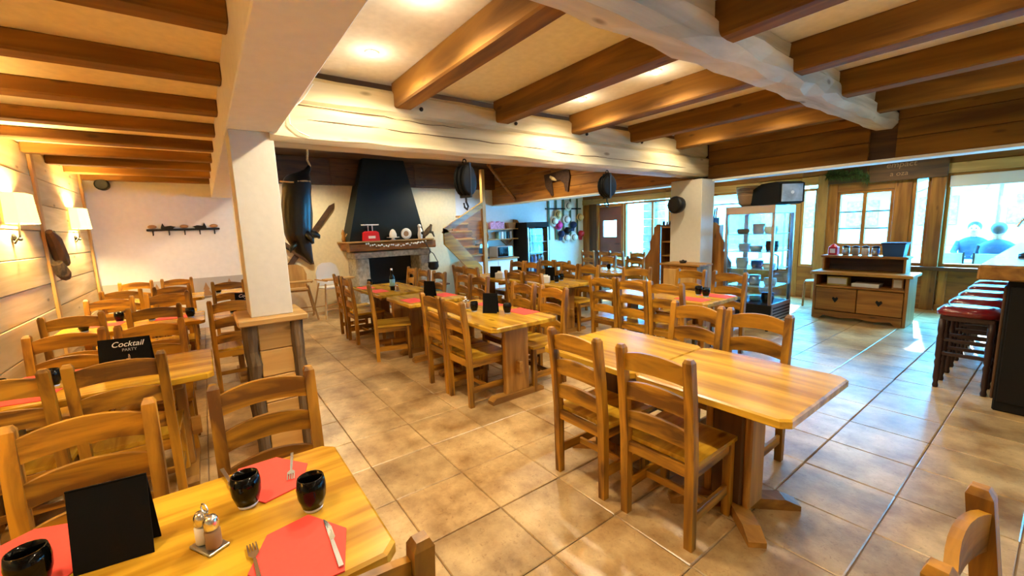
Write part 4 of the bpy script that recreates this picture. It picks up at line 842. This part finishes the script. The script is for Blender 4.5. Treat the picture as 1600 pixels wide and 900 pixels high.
t = thing('bottle_carrier', 'dark tray of small jars on top of the bookcase', 'tray', (-4.28, 6.62, 1.515)); Bx('tray', 'dark_x', t, -.14, .12, -.1, .1, 0, .03, c=.004)
for k in range(4): MB().lathe([(.001, 0), (.022, 0), (.022, .06), (.001, .065)], (-.11 + k * .065, 0, .03), 10).build('jar', ('black', 'white', 'black', 'offwhite')[k], t, True)
t = thing('pencil_pot', 'dark pot full of upright rolled papers right of the pillar', 'pot', (-3.20, 6.62, 1.585)); 
t.location = (-3.56, 6.62, 1.515); Bx('box', 'navy', t, -.12, .12, -.08, .08, 0, .12, c=.004)
for k in range(8): MB().tube([(-.1 + k * .028, 0, .06), (-.1 + k * .028 + .006 * (k - 4), .01, .26 + .02 * (k % 3))], .011, 6).build('rolled_paper', ('navy', 'red', 'blue_bin')[k % 3], t)
# glass showcase fridge
sf = thing('display_fridge', 'tall glass display fridge with shelves of food beside the pillar', 'fridge', (-2.79, 6.60, 0))
W, Dp = .335, .34
Bx('base', 'black_matte', sf, -W, W, -Dp, Dp, .10, .38, c=.006); Bx('top', 'steel', sf, -W, W, -Dp, Dp, 1.66, 1.775, c=.006); Bx('side_grille', 'steel', sf, W, W + .012, -Dp + .02, Dp - .02, .10, .40, c=.004)
for k in range(5): Bx('louver', 'black', sf, W + .012, W + .016, -Dp + .06, Dp - .06, .14 + k * .045, .16 + k * .045, c=.001)
for sx in (-1, 1):
    for sy in (-1, 1): Bx('corner_post', 'steel', sf, sx * (W - .02) - .02, sx * (W - .02) + .02, sy * (Dp - .02) - .02, sy * (Dp - .02) + .02, .38, 1.66, c=.004); MB().lathe([(.02, .0), (.02, .1)], (sx * (W - .05), sy * (Dp - .05), 0), 8).build('caster', 'black', sf)
for sy in (-1, 1): MB().box(-W + .04, W - .04, sy * (Dp - .01) - .003, sy * (Dp - .01) + .003, .38, 1.66).build('glass_side', 'clear', sf, fix=False)
for sx in (-1, 1): MB().box(sx * (W - .01) - .003, sx * (W - .01) + .003, -Dp + .04, Dp - .04, .38, 1.66).build('glass_side', 'clear', sf, fix=False)
MB().tube([(W + .005, -Dp + .04, .86), (W + .05, -Dp + .04, .88), (W + .05, -Dp + .04, 1.08), (W + .005, -Dp + .04, 1.10)], .009, 6).build('door_handle', 'black', sf)
for k in range(4): MB().box(-W + .03, W - .03, -Dp + .03, Dp - .03, .62 + k * .25, .628 + k * .25).build('glass_shelf', 'mirrorish', sf, fix=False)
fm = ('white', 'book_teal', 'black', 'steel', 'offwhite', 'blue_bin')
nm = ('white', 'teal', 'black', 'steel', 'cream', 'blue')
for k in range(5):
    for j in range(3):
        mt = (k * 2 + j) % 6; h = (.10, .07, .14)[(k + j) % 3]
        o = MB().lathe([(.001, 0), (.07, 0), (.085, h * .5), (.08, h), (.001, h * 1.02)], n=12).build('food_container', fm[mt], None, True); o.location = (-2.98 + j * .19, 6.52 + .06 * ((k + j) % 2), (.382 if k == 0 else .630 + (k - 1) * .25))
        tag(o, '%s %s container on the %s level of the display fridge' % (nm[mt], ('left', 'middle', 'right')[j], ('bottom', 'second', 'third', 'fourth', 'top')[k]), 'container', 'containers in the display fridge')
sp = thing('loudspeaker', 'big black stage loudspeaker lying on top of the display fridge', 'speaker', (-2.57, 6.58, 1.78), -35)
MB().prism([(-.34, .03), (-.30, 0), (.22, 0), (.30, .02), (.30, .27), (.22, .30), (-.10, .30), (-.34, .22)], 'y', -.17, .17).build('cabinet', 'black_matte', sp); MB().prism([(-.14, .03), (.14, .03), (.14, .26), (-.14, .26)], 'x', .30, .312).build('grille', 'stoneblue', sp); MB().lathe([(.001, 0), (.022, 0), (.022, .006), (.001, .006)], (.312, 0, .15), 12, 'x').build('badge', 'white', sp)
t = thing('wicker_lampshade', 'brown wicker basket left of the stage loudspeaker', 'basket', (-3.02, 6.72, 1.78)); MB().lathe([(.08, 0), (.13, .05), (.16, .22), (.17, .30), (.155, .30), (.12, .06), (.001, .01)], n=16).build('body', 'brownbox', t, True)
for k in range(5): MB().lathe([(.115 + k * .012, .05 + k * .055), (.128 + k * .012, .055 + k * .055), (.118 + k * .012, .07 + k * .055)], n=16).build('weave_ring', 'straw', t)
# bentwood chair beside the showcase
t = thing('bentwood_chair', 'curved-back wooden armchair between showcase and window wall', 'chair', (-2.66, 8.75, 0), 75)
MB().lathe([(.001, .44), (.20, .44), (.21, .455), (.20, .47), (.001, .47)], n=18).build('seat', 'orange_y', t, True)
for sx in (-1, 1): MB().tube([(sx * .17, .15, 0), (sx * .16, .14, .44)], .017, 8).build('leg', 'orange_z', t); MB().tube([(sx * .17, -.17, 0), (sx * .16, -.15, .44)], .017, 8).build('leg', 'orange_z', t)
MB().tube([(-.16, -.15, .44), (-.18, -.20, .70), (-.15, -.24, .88), (0, -.26, .95), (.15, -.24, .88), (.18, -.20, .70), (.16, -.15, .44)], .016, 8).build('back_hoop', 'orange_z', t)
for k in (-.08, 0, .08): MB().tube([(k, -.17, .46), (k, -.25, .93)], .009, 6).build('spindle', 'orange_z', t)
# rustic sideboard
sbd = thing('sideboard', 'rustic wooden sideboard with open shelf and heart-cut drawers under the small window', 'sideboard', (-1.87, 7.99, 0))
Bx('top', 'leg_x', sbd, -.60, .60, -.28, .27, .70, .745, c=.008)
for x in (-.56, .52): Bx('end_panel', 'orange_z', sbd, x, x + .04, -.24, .25, .0, .70, c=.005)
Bx('back_panel', 'dark_x', sbd, -.52, .52, .23, .25, .08, .70, c=.002); Bx('shelf', 'orange_x', sbd, -.52, .52, -.24, .23, .50, .53, c=.004); Bx('bottom', 'dark_x', sbd, -.52, .52, -.22, .23, .10, .13, c=.003)
for x0, x1 in ((-.515, -.005), (.005, .515)):
    d_ = Bx('drawer', 'orange_x', sbd, x0, x1, -.25, .0, .14, .49, c=.006); xc = (x0 + x1) / 2
    MB().prism([(xc, .27), (xc + .04, .33), (xc + .025, .36), (xc, .34), (xc - .025, .36), (xc - .04, .33)], 'y', -.253, -.249).build('heart_cutout', 'black', d_)
MB().prism([(-.52, .0), (-.46, .0), (-.40, .06), (-.2, .035), (0, .06), (.2, .035), (.40, .06), (.46, .0), (.52, .0), (.52, .13), (-.52, .13)], 'y', -.25, -.23).build('scalloped_apron', 'orange_x', sbd)
hu = thing('shelf_riser', 'low dark riser shelf standing on the sideboard', 'shelf', (-1.9, 8.12, .745))
Bx('top', 'orange_x', hu, -.52, .52, -.16, .14, .20, .235, c=.005); Bx('back_panel', 'dark_x', hu, -.48, .48, .10, .12, 0, .20, c=.002)
for x in (-.5, .47): Bx('side_wall', 'orange_z', hu, x, x + .03, -.14, .14, 0, .2, c=.003)
t = thing('card_box', 'yellow printed box on the sideboard shelf', 'box', (-2.15, 7.93, .53)); Bx('body', 'yellowbox', t, -.13, .13, -.09, .09, 0, .13, c=.004); Bx('printed_label', 'offwhite', t, -.12, .12, -.092, -.09, .02, .11, c=.0005)
t = thing('paper_stack', 'stack of white papers on the sideboard shelf', 'paper stack', (-1.80, 7.93, .53)); Bx('sheets', 'white', t, -.16, .16, -.12, .1, 0, .05, c=.002); Bx('top_sheet', 'offwhite', t, -.15, .17, -.11, .09, .05, .054, c=.001)
t = thing('framed_card', 'small framed card at the right of the sideboard shelf', 'picture frame', (-1.45, 7.88, .53)); Bx('frame', 'brownbox', t, -.06, .06, -.01, .01, 0, .15, c=.003); Bx('card', 'offwhite', t, -.045, .045, -.013, -.01, .02, .13, c=.001)
ZR = .98
t = thing('red_lantern', 'red and white lantern at the left of the riser shelf', 'lantern', (-2.30, 8.12, ZR)); Bx('case', 'red', t, -.06, .06, -.06, .06, 0, .13, c=.008); Bx('window', 'white', t, -.035, .035, -.063, -.06, .03, .10, c=.002); MB().lathe([(.06, .13), (.02, .17), (.001, .175)], n=10).build('roof', 'red', t)
for k, (x, mt, lb) in enumerate(((-2.14, 'steel', 'steel mug left on the riser shelf'), (-2.02, 'grey', 'grey jar on the riser shelf'), (-1.90, 'offwhite', 'cream jar in the middle of the riser shelf'), (-1.78, 'steel', 'steel jar right of the cream jar'))):
    t = thing('storage_jar', lb, 'jar', (x, 8.12, ZR), 0, 'jars on the riser shelf'); MB().lathe([(.001, 0), (.04, 0), (.05, .05), (.045, .12), (.001, .12)], n=14).build('body', mt, t, True); MB().lathe([(.047, .12), (.047, .135), (.015, .15), (.001, .155)], n=14).build('lid', 'black', t, True)
t = thing('blue_crate', 'dark blue crate at the right of the riser shelf', 'crate', (-1.56, 8.12, ZR)); MB().loft([[(-.11, -.1, 0), (.11, -.1, 0), (.11, .1, 0), (-.11, .1, 0)], [(-.13, -.12, .18), (.13, -.12, .18), (.13, .12, .18), (-.13, .12, .18)]]).build('body', 'blue_bin', t); Bx('rim', 'navy', t, -.14, .14, -.13, .13, .18, .20, c=.004)
# sign and fir garland
sg = thing('wooden_sign', 'dark brown wooden sign board with faint pale lettering above the window', 'sign', (-1.77, YW - .09, 2.155)); MB().box(-.50, .48, -.02, .02, 0, .34, c=.006).build('board', 'dark_x', sg, fix=False)
Mx = Matrix.Translation((-.08, -.0215, .215)) @ Matrix.Rotation(math.radians(90), 4, 'X'); text('empact', .13, 'brownbox', sg, Mx, shear=.1); text('a oza', .11, 'brownbox', sg, Matrix.Translation((-.10, -.0215, .075)) @ Matrix.Rotation(math.radians(90), 4, 'X'), shear=.1)
gf = thing('fir_garland', 'green fir branch garland left of the wooden sign', 'garland', (-2.55, YW - .14, 2.28)); MB().tube([(-.30, .02, .05), (-.1, .02, .06), (.15, .0, .02), (.28, .0, -.10)], .02, 6).build('branch', 'bark', gf)
b_ = MB()
for k in range(700):
    s_ = random.random(); x = -.32 + s_ * .62; z = .05 + .02 * math.sin(s_ * 9) - max(0, s_ - .7) * .5; a = random.uniform(0, 6.28); l = random.uniform(.07, .15)
    p = Vector((x, 0, z)); q = p + Vector((random.uniform(-.05, .05), -abs(math.cos(a)) * l * .6, math.sin(a) * l)); n_ = Vector((.011, .004, .007)); b_.add([p - n_, p + n_, q], [(0, 1, 2)])
b_.build('needles', 'fir', gf, fix=False)['kind'] = 'stuff'
Bx('backing_board', 'dark_x', gf, -.30, .25, .04, .06, -.10, .16, c=.004)

# ================================================================== terrace outside
def parasol(x, y, label, zc=2.15, r=1.7):
    t = thing('parasol', label, 'parasol', (x, y, -.04), 12, 'parasols on the terrace'); n = 8
    ring = [(r * math.cos(k * 2 * math.pi / n), r * math.sin(k * 2 * math.pi / n), zc) for k in range(n)]
    MB().add(ring + [(0, 0, zc + .55)], [(k, (k + 1) % n, n) for k in range(n)]).build('canopy', 'parasol_cloth', t); MB().tube([(0, 0, 0), (0, 0, zc + .5)], .03, 8).build('pole', 'grey', t); MB().lathe([(.30, 0), (.30, .06), (.05, .10), (.05, .16)], n=16).build('base', 'grey', t)
    for p in ring: MB().tube([(0, 0, zc + .50), (p[0] * .98, p[1] * .98, zc - .0)], .012, 5).build('rib', 'grey', t)
parasol(-1.0, 13.2, 'pale terrace parasol seen through the large window'); parasol(3.0, 14.5, 'second pale parasol farther right on the terrace'); parasol(-5.6, 15.0, 'pale parasol outside behind the pillar')
t = thing('terrace_table', 'pale table on the terrace between the seated people', 'table', (-1.0, 11.25, -.04)); Bx('top', 'white', t, -.5, .5, -.35, .35, .71, .74, c=.006)
for sx in (-1, 1):
    for sy in (-1, 1): MB().tube([(sx * .45, sy * .3, 0), (sx * .45, sy * .3, .71)], .02, 8).build('leg', 'grey', t)
def person(x, y, rz, label, tilt=0, top='jacket'):
    t = thing('person', label, 'person', (x, y, -.04), rz, 'people seated on the terrace')
    b_ = MB(); n = 12
    def ring(z, rx, ry, cy): return [(rx * math.cos(k * 2 * math.pi / n), cy + ry * math.sin(k * 2 * math.pi / n), z) for k in range(n)]
    me = MB().loft([ring(.44, .17, .12, 0), ring(.55, .18, .13, 0), ring(.75, .165, .11, .0 + tilt * .3), ring(.95, .20, .12, tilt * .6), ring(1.06, .21, .11, tilt * .9), ring(1.12, .13, .08, tilt), ring(1.15, .055, .055, tilt)])
    for sx in (-1, 1):
        me.tube([(sx * .18, tilt * .9, 1.05), (sx * .24, .08 + tilt * .6, .86), (sx * .16, .30, .78), (sx * .10, .36, .79)], [.055, .048, .038, .03], 8)
        me.tube([(sx * .09, .0, .50), (sx * .11, .40, .52), (sx * .11, .44, .08), (sx * .11, .54, .04)], [.085, .07, .045, .04], 8)
    me.build('body', top, t, True)
    hd = MB().tube([(0, tilt, 1.13), (0, tilt + .01, 1.20), (0, tilt + .02, 1.24)], [.05, .05, .06], 10).ball((0, tilt + .025, 1.30), .10, 14, (.82, .95, 1.15)).ball((0, tilt + .125, 1.285), .018, 6).build('head', 'skin', t, True)
    MB().ball((0, tilt - .005, 1.335), .108, 14, (.88, 1.0, .98)).build('hair', 'hair', hd, True)
    for sx in (-1, 1): MB().ball((sx * .033, tilt + .112, 1.315), .010, 6).build('eye', 'black', hd)
    MB().box(-.025, .025, tilt + .108, tilt + .118, 1.245, 1.252).build('mouth', 'seat_red', hd, fix=False)
    for sx in (-1, 1):
        hb = MB().ball((sx * .09, .39, .795), .032, 8, (.8, 1.2, .5))
        for f in range(4): hb.tube([(sx * .09 - .024 + f * .016, .41, .797), (sx * .09 - .024 + f * .016, .45, .795), (sx * .09 - .024 + f * .016, .47 - .006 * abs(f - 1.5), .787)], [.008, .008, .006], 6)
        hb.tube([(sx * .09 - sx * .03, .39, .797), (sx * .09 - sx * .05, .42, .793)], [.010, .007], 6); hb.build('hand', 'skin', t, True)
    return t
person(-1.18, 11.95, 180, 'person in dark jacket facing us at the terrace table'); person(-.78, 10.62, 0, 'dark-haired person seen from behind at the terrace table', .08)
def tchair(x, y, rz, label):
    t = thing('terrace_chair', label, 'chair', (x, y, -.04), rz, 'terrace chairs'); Bx('seat', 'grey', t, -.22, .22, -.22, .22, .42, .45, c=.005)
    for sx in (-1, 1): MB().tube([(sx * .21, .2, 0), (sx * .21, .2, .43)], .014, 6).build('leg', 'iron', t); MB().tube([(sx * .21, -.22, 0), (sx * .21, -.22, .45), (sx * .21, -.27, .95)], .014, 6).build('leg', 'iron', t)
    Bx('backrest', 'parasol_cloth', t, -.20, .20, -.265, -.245, .62, .93, c=.004)
tchair(-1.18, 12.05, 180, 'terrace chair under the person facing us'); tchair(-.78, 10.56, 0, 'terrace chair under the person seen from behind'); tchair(-1.35, 10.66, 5, 'empty terrace chair with pale back beside the seated person')
hs = thing('house', 'pale building across the terrace with dark windows', 'building', (0, 0, -.1)); MB().box(-16, 12, 30, 36, 0, 3.6).build('wall', 'facade', hs, fix=False); MB().prism([(29, 3.5), (33, 5.6), (37, 3.5), (37, 3.7), (33, 5.85), (29, 3.7)], 'x', -17, 13).build('roof', 'terrace', hs)
for k in range(9): Bx('window', 'stoneblue', hs, -14 + k * 3, -12.6 + k * 3, 29.94, 30.0, 1.1, 2.5, c=.02)
rl = thing('terrace_railing', 'pale railing along the edge of the terrace', 'railing', (0, 0, -.04))
for z in (.5, .75, 1.0): Bx('rail', 'facade', rl, -14, 10, 19.0, 19.05, z, z + .07, c=.005)
for k in range(13): Bx('post', 'facade', rl, -14 + k * 2, -13.9 + k * 2, 18.95, 19.1, 0, 1.1, c=.005)
t = thing('stone_pillar', 'blue-grey stone pillar outside the glazing beside the door', 'pillar', (-7.35, 10.6, -.04))
for k in range(12): MB().box(-.24, .24, -.2, .2, k * .22, k * .22 + .212, c=.02).jitter(.006).build('stone', 'stoneblue', t)
